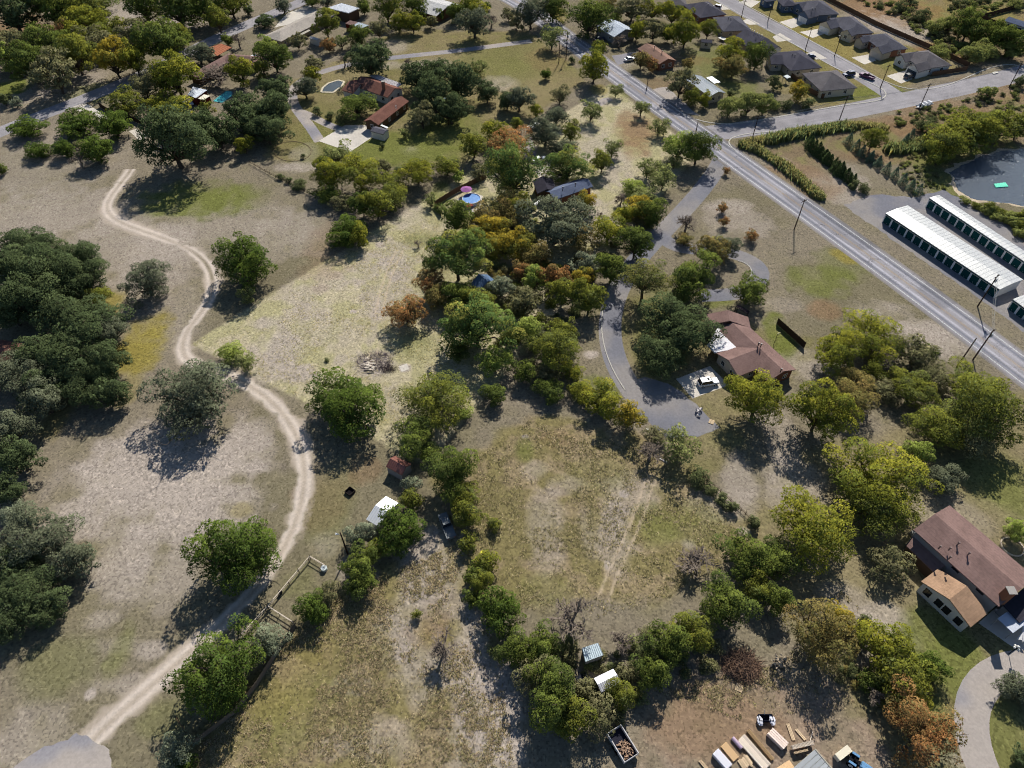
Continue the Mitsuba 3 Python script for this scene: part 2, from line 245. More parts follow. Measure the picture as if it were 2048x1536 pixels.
road('wheel_track', 'two faint wheel tracks through the rough middle field', [(1300, 955), (1285, 1010), (1264, 1060), (1246, 1100), (1226, 1150), (1200, 1210)], 5.0, .005, 'wheel')
road('wheel_track', 'faint footpath across the pale grass lot', [(800, 500), (775, 560), (757, 620), (752, 680), (745, 715)], 5.0, .005, 'wheel')
road('gravel_drive', 'pale gravel drive curving to the red-roofed house', [(1062, 82), (1024, 88), (960, 95), (890, 104), (775, 117), (700, 130), (652, 140), (622, 152), (592, 170), (584, 192), (597, 220), (616, 250), (640, 283)], 3.6, .006, 'pale_gravel')
road('gravel_drive', 'pale gravel branch to the garage pad of the red-roofed house', [(598, 222), (630, 236), (668, 254), (700, 262)], 3.2, .0085, 'pale_gravel')
road('asphalt_drive', 'curving asphalt drive to the house with the white flat roof', [(1446, 318), (1420, 352), (1396, 388), (1370, 420), (1338, 452), (1305, 488), (1272, 526), (1245, 560), (1226, 600), (1219, 640), (1224, 690), (1242, 740), (1272, 790), (1310, 830)], 5.4, .008, 'gravel')
road('loop_drive', 'curved asphalt loop in front of the house with the white flat roof', [(1322, 470), (1352, 492), (1400, 500), (1450, 505), (1492, 515), (1516, 532), (1523, 553), (1510, 570), (1480, 582), (1440, 590), (1400, 592)], 4.6, .010, 'gravel')
road('curved_driveway', 'pale curved driveway in the lower right corner', [(2110, 1330), (2040, 1338), (1990, 1346), (1958, 1374), (1941, 1420), (1948, 1480), (1976, 1550), (2010, 1620)], 5.0, .006, 'pale_gravel')
def sheet(name, label, pts, z, bsdf, jit=0.0, seed=1):
    q = np.array([at(*p)[:2] for p in pts]); ring = LineString(np.vstack([q, q[:1]])).segmentize(1.2) if jit else LineString(np.vstack([q, q[:1]]))
    c = np.array(ring.coords)[:-1]
    if jit: c = c + jit * 2 * np.stack([meshkit.fbm(np.c_[c * .5, np.full(len(c), s)], 3, seed) - .5 for s in (0., 40.)], 1) * 2
    poly = Polygon(c).buffer(0); poly = max(getattr(poly, 'geoms', [poly]), key=lambda a: a.area)
    v, f = trimesh.creation.triangulate_polygon(poly, engine='earcut')
    m = trimesh.Trimesh(np.c_[v, np.full(len(v), z)], f, process=False)
    if m.face_normals[0][2] < 0: m.invert()
    return solo(name, label, None, m, bsdf=bsdf, kind='structure')
sheet('asphalt_apron', 'wide asphalt parking apron below the house with the white flat roof', [(1262, 765), (1290, 752), (1345, 770), (1392, 808), (1440, 856), (1395, 873), (1330, 876), (1292, 838)], .012, 'gravel', .25)
sheet('concrete_pad', 'concrete parking pad under the white car', [(1352, 758), (1420, 732), (1458, 770), (1385, 797)], .016, 'concrete')
sheet('concrete_pad', 'square concrete pad beside the red-roofed house', [(637, 282), (700, 304), (742, 276), (768, 250), (690, 250)], .012, 'concrete')
sheet('gravel_pad', 'grey gravel pad in the lower left corner', [(-40, 1565), (40, 1527), (118, 1482), (152, 1463), (172, 1466), (190, 1485), (230, 1525), (270, 1575), (100, 1640)], .009, 'pale_gravel', .6)
sheet('storage_lot', 'grey gravel lot around the storage buildings', [(1687, 411), (1720, 398), (1757, 388), (1830, 397), (1860, 385), (1890, 380), (2000, 440), (2200, 560), (2200, 780), (2048, 662), (1900, 556), (1770, 470)], .005, 'gravel', .5)
for lab, pts in (('pale apron where the concrete drive meets the lane', [(139, 216), (168, 206), (185, 213), (160, 224)]), ('pale concrete drive beside the lane fence', [(172, 218), (186, 215), (222, 236), (205, 240)]), ('short pale concrete drive end at the foot of the giant oak', [(258, 262), (272, 258), (296, 272), (282, 284)])):
    sheet('concrete_drive', lab, pts, .012, 'concrete')
drives = [('white concrete driveway of the second house from the top, far row', [(1477, 5), (1495, -2), (1521, 3), (1503, 15)]),
          ('white concrete driveway under the parked white car, near row', [(1432, 9), (1447, 9), (1460, 19), (1440, 20)]),
          ('white driveway of the dark blue-gabled house', [(1559, 44), (1592, 35), (1608, 48), (1583, 57)]),
          ('white driveway of the twin-gabled house, far row', [(1599, 64), (1640, 57), (1648, 68), (1625, 76)]),
          ('white driveway of the brick-gabled house, far row', [(1703, 115), (1742, 108), (1752, 121), (1729, 129)]),
          ('white driveway under the parked grey SUV, corner lot', [(1773, 152), (1814, 140), (1825, 158), (1802, 167)]),
          ('white driveway of the third house of the near row', [(1481, 42), (1498, 37), (1520, 48), (1500, 50)]),
          ('white driveway beside the white gable, near row', [(1545, 74), (1560, 66), (1584, 80), (1554, 84)]),
          ('white driveway under the dark blue car, near row', [(1612, 108), (1628, 102), (1655, 117), (1632, 119)]),
          ('white driveway under the blue SUV, near row', [(1690, 143), (1700, 139), (1730, 153), (1708, 157)])]
for lab, pts in drives: sheet('concrete_driveway', lab, pts, .013, 'concrete')
sheet('gravel_drive', 'worn gravel pull-in beside the tan-roofed roadside house', [(1222, 112), (1270, 104), (1278, 116), (1236, 130)], .009, 'pale_gravel', .3)
sheet('gravel_drive', 'grey gravel pull-in beside the grey metal-roofed house', [(1290, 182), (1335, 172), (1350, 190), (1400, 232), (1345, 222)], .009, 'pale_gravel', .4)
sheet('gravel_drive', 'grey drive entering the lot from the main road', [(1190, 205), (1216, 194), (1226, 200), (1196, 214)], .009, 'pale_gravel', .3)
sheet('gravel_drive', 'grey drive behind the orange-topped tree', [(1040, 292), (1062, 272), (1075, 300), (1072, 330), (1050, 315)], .009, 'pale_gravel', .3)
sheet('gravel_drive', 'grey yard behind the blue-roofed house', [(1070, 340), (1100, 330), (1125, 352), (1090, 372)], .009, 'concrete', .2)
sheet('gravel_drive', 'pale parking space behind the long white roof', [(575, 26), (620, 10), (640, 25), (600, 45), (548, 55)], .011, 'concrete', .2)
sheet('pool_patio', 'pale pinkish patio round the round pool', [(914, 399), (942, 383), (966, 392), (955, 428), (941, 428)], .010, 'concrete')
sheet('patio', 'shaded grey concrete patio of the two-storey house', [(1957, 1246), (2000, 1208), (2080, 1250), (2080, 1312), (2022, 1292)], .010, 'concrete')
sheet('concrete_slab', 'small square concrete slab in the lot grass', [(798, 733), (814, 727), (818, 738), (803, 744)], .010, 'concrete')
# kerbs
def kerb(label, pts, w=.35):
    l = smooth_line(pts, 1.0); n = len(l)
    t = np.gradient(l, axis=0); t /= np.linalg.norm(t, axis=1, keepdims=True); nr = np.stack([t[:, 1], -t[:, 0]], 1) * w / 2
    prof = [np.c_[l - nr, np.full(n, .0)], np.c_[l - nr, np.full(n, .12)], np.c_[l + nr, np.full(n, .12)], np.c_[l + nr, np.full(n, .0)]]
    v = np.stack(prof, 1).reshape(-1, 3); i, j = np.meshgrid(np.arange(n - 1), np.arange(3), indexing='ij'); a = (i * 4 + j).ravel()
    solo('kerb', label, None, trimesh.Trimesh(v, np.vstack([np.stack([a, a + 1, a + 5], 1), np.stack([a, a + 5, a + 4], 1)]), process=False), tuple(.8 * np.array(lin(205, 200, 192))), kind='structure')
kerb('pale kerb along the far edge of the subdivision street', [(1462, -6), (1490, 9), (1560, 48), (1640, 92), (1740, 148), (1790, 172), (1835, 179), (1900, 168), (2048, 134)])
kerb('pale kerb along the near edge of the subdivision street', [(1415, -6), (1450, 12), (1536, 60), (1620, 107), (1700, 150), (1765, 178), (1772, 190), (1762, 200), (1720, 206), (1640, 219), (1536, 238), (1450, 247), (1410, 245), (1392, 238)])
kerb('pale kerb of the grass corner opposite the big roadside tree', [(1470, 300), (1460, 290), (1458, 280), (1470, 273), (1500, 268), (1560, 262)])
kerb('white kerb along the outer curve of the asphalt drive', [(1268, 528), (1226, 572), (1207, 610), (1203, 650), (1210, 695), (1226, 740), (1250, 780)], .2)
kerb('white kerb of the loop drive', [(1476, 522), (1500, 535), (1502, 550), (1486, 562)], .2)
# pond
pw = [(1902, 345), (1912, 336), (1940, 322), (1972, 308), (2010, 302), (2060, 298), (2200, 296), (2230, 380), (2180, 430), (2060, 412), (2010, 407), (1975, 403), (1940, 398), (1918, 380), (1908, 362)]
scene['sand'] = {'type': 'twosided', 'bsdf': {'type': 'diffuse', 'reflectance': mikit.proc(lambda p, n, uv: mi.Color3f(lin(184, 168, 146)) * (1 + (fbm(p.x, p.y, 2., 3) - .5) * .6))}}
c_ = np.mean(pw, 0)
sheet('pond_shore', 'pale sandy shore round the pond', [tuple(c_ + (np.array(p) - c_) * 1.07) for p in pw], .008, 'sand', .9)
scene['water'] = {'type': 'twosided', 'bsdf': {'type': 'bumpmap', 'tex': mikit.proc(lambda p, n, uv: fbm(p.x * 1.6, p.y * 2.4, 1., 3), eps=.05), 'scale': .16, 'bsdf': {'type': 'principled', 'base_color': {'type': 'rgb', 'value': [.095, .11, .135]}, 'roughness': .12, 'specular': .5}}}
sheet('pond', 'dark rippled pond at the right edge', pw, .013, 'water', .5)
a = at(1987, 369), at(2010, 366), at(2016, 374), at(1991, 376)
solo('floating_mat', 'turquoise floating mat on the pond', 'swim mat', hull(np.vstack([np.array(a) + [0, 0, .02], np.array(a) + [0, 0, .25]])), lin(120, 220, 190))
# ---------------------------------------------------------------- buildings
PAL = [lin(118, 117, 127), lin(158, 130, 124), lin(146, 106, 95), lin(198, 162, 134), lin(206, 196, 186), lin(122, 132, 158), lin(206, 136, 106), lin(72, 70, 80), lin(172, 140, 126), lin(232, 230, 230), lin(104, 102, 113), lin(132, 127, 130), lin(112, 114, 126)]
KR = .62
def shingle_colour(p, uv):
    c = mi.Color3f(0.)
    for i, v in enumerate(PAL): c = dr.select(dr.abs(uv.x - i) < .5, mi.Color3f([k * KR for k in v]), c)
    n1 = fbm(p.x * .5, p.y * .5, p.z * .5, 3) - .5
    n3 = noise(p.x * 3.2, p.y * 3.2, p.z * 5.) - .5
    course = dr.abs(p.z * 7. - dr.floor(p.z * 7.) - .5)
    return c * (1 + n1 * .55 + n3 * .26) * (1 - .12 * smoothstep(.36, .5, course))
scene['shingle'] = {'type': 'twosided', 'bsdf': {'type': 'diffuse', 'reflectance': mikit.proc(lambda p, n, uv: shingle_colour(p, uv))}}
def roofmesh(t, name, mesh, idx, label=None):
    m = mesh.copy(); m.merge_vertices(); v = m.vertices[m.faces].reshape(-1, 3)
    m = trimesh.Trimesh(v, np.arange(len(v)).reshape(-1, 3), process=False)
    k = numbered(f'{t}__{name}'); scene[k] = mikit.ply(m, 'shingle', uv=np.c_[np.full(len(v), float(idx)), np.zeros(len(v))])
    if label: labels[k] = {'label': label}
    return k
SIDING = {'white': lin(214, 212, 208, .85), 'tan': lin(176, 160, 138, .8), 'brick': lin(142, 100, 82, .75), 'grey': lin(150, 150, 152, .8), 'brown': lin(104, 84, 68, .8), 'cream': lin(206, 196, 174, .85), 'red': lin(110, 52, 44, .7), 'blue': lin(92, 108, 132, .8), 'stone': lin(188, 178, 162, .8)}
def block(t, A, B, E, eave=2.7, pitch=.42, hip=(0, 0), roof=0, wall='tan', over=.45, win=True, ribs=None, metal=None, wout=None, ridge=None, quad=None):
    """A wing of a house under one ridge: A, B the ridge ends and E a point of the eave in the photograph."""
    rz = eave + 1.5
    for _ in range(0 if quad else 60):
        a, b, e = at(*A, rz), at(*B, rz), at(*E, eave)
        u = (b - a)[:2]; L = np.linalg.norm(u); u = u / L; nv = np.array([-u[1], u[0]])
        hw = min(abs((e - a)[:2] @ nv), 9.0); rz = .6 * rz + .4 * (eave + pitch * hw)
    if quad:
        w = [at(*p, eave)[:2] for p in quad]; m0, m1 = (w[0] + w[3]) / 2, (w[1] + w[2]) / 2; u = m1 - m0; Lf = np.linalg.norm(u); u = u / Lf; nv = np.array([-u[1], u[0]])
        hw = min((abs((w[3] - w[0]) @ nv) + abs((w[2] - w[1]) @ nv)) / 4, Lf * .48 if all(hip) else 99); L = Lf - hw * sum(hip); a = m0 + u * hw * hip[0]; rz = eave + pitch * hw
    a = np.asarray(a)[:2]; u0, u1 = -hw * hip[0], L + hw * hip[1]; th = .22; hw_ = hw - over
    F = lambda m: frame(m, (a[0], a[1], 0), u)
    wc = SIDING[wall]
    if not any(hip):
        sec = Polygon([(-hw, eave), (0, rz), (hw, eave), (hw, eave - th), (0, rz - th), (-hw, eave - th)])
        m = extrude(sec, u0, u1); m.apply_transform(np.array([[0, 0, 1, 0], [1, 0, 0, 0], [0, 1, 0, 0], [0, 0, 0, 1.]]))
        ws = Polygon([(-hw_, 0), (hw_, 0), (hw_, eave - th + over * pitch + .05), (0, rz - th + .05), (-hw_, eave - th + over * pitch + .05)])
        w = extrude(ws, u0 + over, u1 - over); w.apply_transform(np.array([[0, 0, 1, 0], [1, 0, 0, 0], [0, 1, 0, 0], [0, 0, 0, 1.]]))
    else:
        q = [(x, y, z) for x in (u0, u1) for y in (-hw, hw) for z in (eave, eave - th)] + [(0, 0, rz), (L, 0, rz)]
        m = hull(q); w = box(u0 + over, u1 - over, -hw_, hw_, 0, eave - .12)
        g = [i for i in (0, 1) if not hip[i]]
        for i in g:
            x = (u0 + over, u1 - over)[i]; s = (-1, 1)[i]
            w = cat_([w, slabwall(x, s, hw_, eave, rz, over, pitch, (u0, u1)[i])])
    if metal is None: roofmesh(t, 'roof', F(m), roof)
    else:
        rk = add(t, 'roof', F(m), metal, 'metal')
        if ribs:
            rm = []
            for x in np.arange(u0 + ribs / 2, u1, ribs):
                for s in (-1, 1):
                    rm.append(slab([(x - .04, 0, rz + .05), (x + .04, 0, rz + .05), (x + .04, s * hw, eave + .05), (x - .04, s * hw, eave + .05)], .06))
            add(rk, 'rib', F(cat_(rm)), tuple(.92 * np.array(metal)), 'metal', kind='stuff')
    add(t, 'wall', F(w), wc)
    cam = np.array([0, 0]) - (a + u * L / 2)
    blk = dict(F=F, u0=u0 + over, u1=u1 - over, hw=hw_, eave=eave, rz=rz, a=a, u=u, nv=nv, t=t, L=L, full=(u0, u1, hw))
    if win:
        for s in (-1, 1):
            if (nv * s) @ cam > 0:
                n = max(1, int((u1 - u0) / 4.2))
                for i in range(n): window(blk, 'long', s, u0 + (i + .5) * (u1 - u0) / n)
        for s in (-1, 1):
            if (u * s) @ cam > 0 and hw_ > 2.2:
                for y in ((-hw_ * .45, hw_ * .45) if hw_ > 2.8 else (0,)): window(blk, 'end', s, y)
    return blk
def slabwall(x, s, hw_, eave, rz, over, pitch, xe):
    sec = Polygon([(-hw_, eave - .3), (hw_, eave - .3), (hw_, eave - .15 + over * pitch), (0, rz - .15), (-hw_, eave - .15 + over * pitch)])
    m = extrude(sec, 0, .1); m.apply_transform(np.array([[0, 0, 1, 0], [1, 0, 0, 0], [0, 1, 0, 0], [0, 0, 0, 1.]]))
    m.apply_translation([xe + (.003 if s > 0 else -.103), 0, 0]); return m
def window(blk, side, s, pos, w=1.1, h=1.15, sill=.95, frame_c=lin(226, 224, 220, .85), name='window', mull=True):
    if side == 'long': M = lambda x0, x1, z0, z1, d0, d1: box(pos + x0, pos + x1, s * (blk['hw'] + d0) if s > 0 else -(blk['hw'] + d1), s * (blk['hw'] + d1) if s > 0 else -(blk['hw'] + d0), z0, z1)
    else:
        e = blk['u1'] if s > 0 else blk['u0']
        M = lambda x0, x1, z0, z1, d0, d1: box(e + d0 if s > 0 else e - d1, e + d1 if s > 0 else e - d0, pos + x0, pos + x1, z0, z1)
    f = cat_([M(-w / 2 - .08, -w / 2, sill, sill + h, .003, .07), M(w / 2, w / 2 + .08, sill, sill + h, .003, .07), M(-w / 2 - .08, w / 2 + .08, sill - .1, sill, .003, .09), M(-w / 2 - .08, w / 2 + .08, sill + h, sill + h + .08, .003, .07)] + ([M(-.03, .03, sill, sill + h, .02, .06)] if mull else []))
    k = add(blk['t'], name, blk['F'](f), frame_c)
    add(k, 'pane', blk['F'](M(-w / 2, w / 2, sill, sill + h, .004, .02)), bsdf='glass')
def garage(blk, side, s, pos, w=4.8, h=2.15, rgb=lin(226, 226, 224, .85), label=None):
    e = blk['u1'] if s > 0 else blk['u0']
    ms = []
    for i in range(4):
        z0 = .02 + i * h / 4
        if side == 'long': y0, y1 = sorted((s * (blk['hw'] + .003), s * (blk['hw'] + .05))); ms.append(box(pos - w / 2, pos + w / 2, y0, y1, z0, z0 + h / 4 - .03))
        else: x0, x1 = sorted((e + s * .003, e + s * .05)); ms.append(box(x0, x1, pos - w / 2, pos + w / 2, z0, z0 + h / 4 - .03))
    add(blk['t'], 'garage_door', blk['F'](cat_(ms)), rgb, label=label)
def vents(t, pts, z=4.2, rgb=lin(200, 200, 200, .8), h=.5):
    for i, p in enumerate(pts):
        q = at(*p, z); add(t, 'vent', cat_([tube(q - [0, 0, .6], q + [0, 0, h * .6], .12, n=8), tube(q + [0, 0, h * .6], q + [0, 0, h], .22, .16, n=8)]), rgb, 'paint')
def chimney(t, p, z0, z1, w=.9, rgb=lin(150, 112, 96, .8)):
    q = at(*p, z1); k = add(t, 'chimney', box(q[0] - w / 2, q[0] + w / 2, q[1] - w / 2, q[1] + w / 2, z0, z1), rgb)
    add(k, 'cap', box(q[0] - w / 2 - .1, q[0] + w / 2 + .1, q[1] - w / 2 - .1, q[1] + w / 2 + .1, z1, z1 + .12), lin(170, 165, 160, .8))
def flat(t, name, pts, z, rgb, bsdf='metal', th=.12, posts=None, ribs=None, zs=None):
    q = [at(*p, (zs[i] if zs else z)) for i, p in enumerate(pts)]
    k = add(t, name, slab(q, th), rgb, bsdf)
    if ribs:
        r = []
        for f in np.linspace(.02, .98, ribs):
            s, e = q[0] * (1 - f) + q[1] * f, q[3] * (1 - f) + q[2] * f
            r.append(tube(s + [0, 0, .03], e + [0, 0, .03], .05, n=4))
        add(k, 'rib', cat_(r), tuple(.9 * np.array(rgb)), bsdf, kind='stuff')
    if posts:
        c = np.mean(q, 0)
        for p in q:
            p = p + (c - p) * .06; add(t, 'post', tube([p[0], p[1], 0], [p[0], p[1], p[2] - th], .08), posts)
    return q
def under(t, q, rgb, inset=.08, z1=None, name='wall'):
    c = np.mean(q, 0); w = [p + (c - p) * inset for p in q]; zt = min(p[2] for p in q) - .13 if z1 is None else z1
    add(t, name, extrude(Polygon([p[:2] for p in w]).convex_hull, 0, zt), rgb)

HOUSE, SHED = 'house', 'shed'
t = thing('ranch_house', 'long low house with a pale whitish hip roof near the top edge', HOUSE)
blk = block(t, (559.5, 62), (640, 23), (560, 84), eave=2.8, pitch=.3, hip=(1, 1), roof=4, wall='tan')
flat(t, 'awning', [(589, 72), (617, 58), (621, 61), (596, 74)], 2.3, lin(200, 190, 176, .7))
t = thing('workshop', 'workshop with a bright white flat metal roof near the top edge', 'workshop')
q = flat(t, 'roof', [(654.5, 15.5), (683, 6), (719, 16), (697, 26)], 4.2, lin(236, 238, 244, .8), ribs=9, th=.25); under(t, q, SIDING['brown'])
t = thing('rusty_shed', 'low shed with a half rusty, half silver metal roof', SHED)
q = flat(t, 'roof', [(690, 47), (700, 40.5), (716, 44), (706, 51.5)], 3.0, lin(140, 104, 92, .75), ribs=6); under(t, q, SIDING['red'])
q2 = flat(t, 'roof', [(706.3, 51.6), (716.3, 44), (738, 50.6), (721.4, 56.7)], 3.0, lin(206, 216, 224, .8), ribs=8); under(t, q2, SIDING['red'])
t = thing('garden_shed', 'small white garden shed below the long white-roofed house', SHED)
block(t, (621, 72), (637, 77), (618, 76), eave=2.2, pitch=.5, roof=9, wall='white', over=.15, win=False)
t = thing('white_roof_house', 'house with a white roof and dark solar panels at the top edge', HOUSE)
blk = block(t, (851, -1), (896, 12), (857, 28), eave=3.0, pitch=.22, roof=9, wall='brick')
for i, (x, y) in enumerate(((868, 18), (874, 15.5), (880, 18.5))):
    q = [at(x + a, y + b, 3.9 - b * .07) for a, b in ((-3, 0), (0, -2), (4, 0), (1, 2.5))]; add(t, 'solar_panel', slab(np.array(q) + [0, 0, .25], .06), lin(120, 124, 134, .4), 'paint')
t = thing('red_roof_house', 'large house with a reddish brown roof and a white patio cover', HOUSE)
blk = block(t, (720.9, 152.3), (790, 176.3), (774.5, 195), eave=2.9, pitch=.42, roof=2, wall='white'); chimney(t, (766, 163), 3, 6.6, 1.1)
block(t, (740.8, 239), (802.9, 192), (757.2, 249.5), eave=2.8, pitch=.42, roof=2, wall='brown')
block(t, (699, 161), (722, 168), (706, 187), eave=2.6, pitch=.3, roof=2, wall='white', win=False)
flat(t, 'patio_cover', [(736, 151), (754, 149), (806, 168), (793, 174.5)], 3.1, lin(236, 228, 228, .8), posts=SIDING['white'], ribs=10)
vents(t, [(792, 214)], 4.6, lin(230, 230, 230, .8), .6)
t = thing('storage_shed', 'white shed with a grey roof beside the square concrete pad', SHED)
block(t, (745.5, 254), (772, 261), (741, 262), eave=2.5, pitch=.32, roof=0, wall='white', over=.2, win=False); flat(t, 'awning', [(760.5, 250.5), (764, 249), (777, 254.5), (774, 257)], 2.6, lin(240, 240, 240, .8))
# swimming pools
def pool(name, label, pts, cop, water, grow=.7):
    t = thing(name, label, 'pool'); q = Polygon([at(*p)[:2] for p in pts]).buffer(.6).buffer(-.2)
    add(t, 'coping', extrude(q.buffer(grow).difference(q), .0, .18), cop); add(t, 'water', extrude(q, .0, .1), water, 'paint'); return t
pool('swimming_pool', 'drained oval pool with dark water and wide pale coping', [(647, 183), (665, 183.5), (680, 172), (684, 165), (676, 163), (660, 168), (650, 176)], lin(226, 214, 190, .75), lin(50, 62, 72))
pool('swimming_pool', 'turquoise rectangular pool half hidden by oaks', [(431, 202), (454, 184), (461, 185), (461, 192), (444, 204)], lin(130, 190, 190, .6), lin(70, 190, 200, .8), .3)
t = thing('brown_roof_house', 'house with a greyish brown roof behind the turquoise pool', HOUSE)
block(t, (396, 143), (457, 109), (411, 149), eave=2.8, pitch=.36, hip=(1, 1), roof=1, wall='brown')
block(t, (455, 109.5), (499, 113), (469, 127), eave=2.8, pitch=.36, hip=(0, 1), roof=1, wall='tan')
flat(t, 'porch_roof', [(415, 95.5), (443, 87), (463.5, 94.5), (434, 112)], 3.0, lin(206, 136, 106, .62), 'matte', posts=SIDING['brown'], ribs=8)
t = thing('metal_roof_shed', 'dark red shed with a bright corrugated metal roof by the turquoise pool', SHED)
q = flat(t, 'roof', [(386, 173.4), (414, 180), (391.5, 196), (375.4, 189.5)], 3.0, lin(226, 232, 244, .8), ribs=9); under(t, q, SIDING['red'])
t = thing('pale_roof_shed', 'small shed with a flat cream roof beside the turquoise pool', SHED)
q = flat(t, 'roof', [(393.7, 196.5), (404.4, 187.6), (420.5, 191.7), (406, 200)], 2.4, lin(240, 232, 214, .85), 'matte'); under(t, q, SIDING['red'])
t = thing('blue_roof_house', 'house with a slate blue gable roof among autumn trees', HOUSE)
blk = block(t, (1098.8, 383.7), (1176, 357), (1106, 401), eave=3.0, pitch=.42, roof=5, wall='brick'); vents(t, [(1125.5, 378.5), (1150.5, 370)], 4.6, lin(40, 44, 60), .8)
block(t, (1085.6, 352), (1095, 378), (1072, 380), eave=2.9, pitch=.4, roof=7, wall='brown', win=False)
flat(t, 'awning', [(1066, 407), (1083, 397.5), (1083, 404), (1072, 411)], 2.4, lin(236, 234, 234, .8), 'matte')
t = thing('backyard_shed', 'small shed with bluish metal roof and pale gable hidden among autumn trees', SHED)
block(t, (976, 562), (957, 548), (952.3, 578), eave=2.3, pitch=.6, roof=5, wall='cream', over=.2, win=False, metal=lin(120, 150, 190, .6), ribs=.6)
t = thing('white_flat_roof_house', 'brown-roofed ranch house wrapped round a white flat roof', HOUSE)
blk = block(t, (1463.8, 644.7), (1568.4, 742.3), (1592.5, 739.5), eave=2.8, pitch=.36, roof=1, wall='brick'); MB = blk
block(t, (1460, 641.5), (1456, 620), (1500, 650), eave=2.8, pitch=.36, hip=(0, 0), roof=1, wall='brick', win=False)
block(t, (1462, 645), (1434, 640), (1440, 659), eave=2.8, pitch=.34, hip=(0, 1), roof=1, wall='brick', win=False)
blk = block(t, (1517.5, 697), (1457, 720), (1432, 706), eave=2.8, pitch=.36, hip=(0, 0), roof=1, wall='stone')
flat(t, 'flat_roof', [(1436, 655), (1456, 660.5), (1486, 694.5), (1430, 705), (1414, 690)], 3.0, lin(244, 240, 244, .8), 'matte', th=.3)
vents(t, [(1517, 689), (1522, 691), (1562, 741)], 4.9, lin(60, 56, 60), .6)
flat(t, 'pergola', [(1472, 612), (1477, 609), (1499, 622), (1495, 627)], 2.6, lin(50, 44, 48), 'matte', posts=lin(60, 50, 46))
t = thing('two_storey_house', 'two-storey house with a mauve brown roof and a tan-roofed sunroom', HOUSE)
MBK = block(t, (1869.6, 1027.6), (2043, 1177.5), (1829.8, 1062), eave=5.2, pitch=.24, roof=1, wall='grey', win=False)
q = [at(1832, 1067, 3.5), at(1901, 1126, 3.5), at(1869, 1145, 2.7), at(1813, 1092, 2.7)]
roofmesh(t, 'roof', slab(q, .2), 1); under(t, q, SIDING['brown'], .06, 2.5)
SR = block(t, (1899.5, 1199), (1934, 1172), (1942.7, 1253.5), eave=3.4, pitch=.34, roof=3, wall='white', win=False, over=.4)
for y in (-.68, -.17, .17, .68): window(SR, 'end', -1, y * SR['hw'], 1.05, 1.5, 1.1, frame_c=lin(40, 36, 36))
for x in (.52, .8): window(MBK, 'long', -1 if (MBK['nv'] * -1) @ (-MBK['a']) > 0 else 1, MBK['L'] * x, 1.2, .5, 4.1, frame_c=lin(60, 56, 60), mull=False)
chimney(t, (2023, 1181), 4, 8.0, 1.2, lin(150, 106, 84, .8))
vents(t, [(1917, 1087), (1938, 1107), (1880, 1094), (1900, 1097), (1900, 1115)], 6.6, lin(120, 100, 96), .45)
q = [at(2006, 1209, 3.2), at(2052, 1172, 3.2), at(2090, 1205, 2.8), at(2040, 1246, 2.8)]; roofmesh(t, 'roof', slab(q, .2), 7); under(t, q, SIDING['grey'], .08, 2.5)
add(t, 'air_conditioner', cat_([box(-.5, .5, -.4, .4, 0, .8), box(-.42, .42, -.32, .32, .8, .86)]).apply_translation(at(1826, 1069)), lin(190, 190, 186, .8))
t = thing('red_roof_shed', 'grey-white shed with a ribbed red metal gable roof', SHED)
block(t, (780, 916.5), (812, 933.7), (803.8, 950), eave=2.3, pitch=.62, wall='grey', over=.12, win=False, metal=lin(168, 112, 100, .6), ribs=.45)
t = thing('white_roof_shed', 'white shed with bright white roof tucked under the pasture trees', SHED)
block(t, (751, 1010), (776, 1024), (790, 1002), eave=2.4, pitch=.3, wall='white', over=.12, win=False, metal=lin(238, 240, 244, .8), ribs=.5)
t = thing('white_gable_shed', 'white ribbed metal gable shed among the lower trees', SHED)
block(t, (1195.5, 1368.8), (1234.5, 1349.7), (1203.3, 1384.4), eave=2.2, pitch=.32, wall='white', over=.1, win=False, metal=lin(226, 226, 234, .8), ribs=.35)
t = thing('shaded_metal_shed', 'silver metal shed roof speckled by the shade of a bare tree', SHED)
q = flat(t, 'roof', [(1163.5, 1296), (1196.4, 1285.6), (1206.8, 1310), (1170.4, 1323.7)], 2.4, lin(190, 206, 216, .8), ribs=10); under(t, q, SIDING['grey'])
t = thing('tree_shaded_house', 'corner of a reddish roof showing between the oaks at the left edge', HOUSE)
block(t, (-30, 690), (24, 700), (-30, 722), eave=2.8, pitch=.4, hip=(1, 1), roof=2, wall='brown', win=False)
t = thing('blue_metal_house', 'house with a curved pale metal roof across the main road', HOUSE)
block(t, (1214, 37), (1252, 58), (1223, 71), eave=3.0, pitch=.34, wall='grey', metal=lin(206, 216, 232, .75), ribs=.9)
t = thing('tan_roof_house', 'house with a pinkish tan gable roof beside the main road', HOUSE)
blk = block(t, (1292.8, 86.4), (1336.8, 117.2), (1319, 129), eave=2.8, pitch=.36, hip=(0, 0), roof=8, wall='brick'); vents(t, [(1309, 95), (1324, 104.5)], 4.6, lin(50, 44, 44), .6)
t = thing('grey_metal_house', 'house with a long grey metal roof and a rear carport', HOUSE)
block(t, (1388, 149), (1437, 183), (1420, 194), eave=2.8, pitch=.34, wall='stone', metal=lin(170, 178, 188, .7), ribs=.8)
flat(t, 'carport_roof', [(1412, 155), (1424, 152.5), (1441, 164), (1428, 167)], 2.8, lin(190, 200, 206, .75), posts=SIDING['grey'], ribs=6)
t = thing('playhouse_shed', 'little cream shed under trees behind the pinkish roofed house', SHED)
block(t, (1403, 78), (1425, 80), (1401, 84), eave=2.4, pitch=.5, roof=0, wall='cream', over=.15)
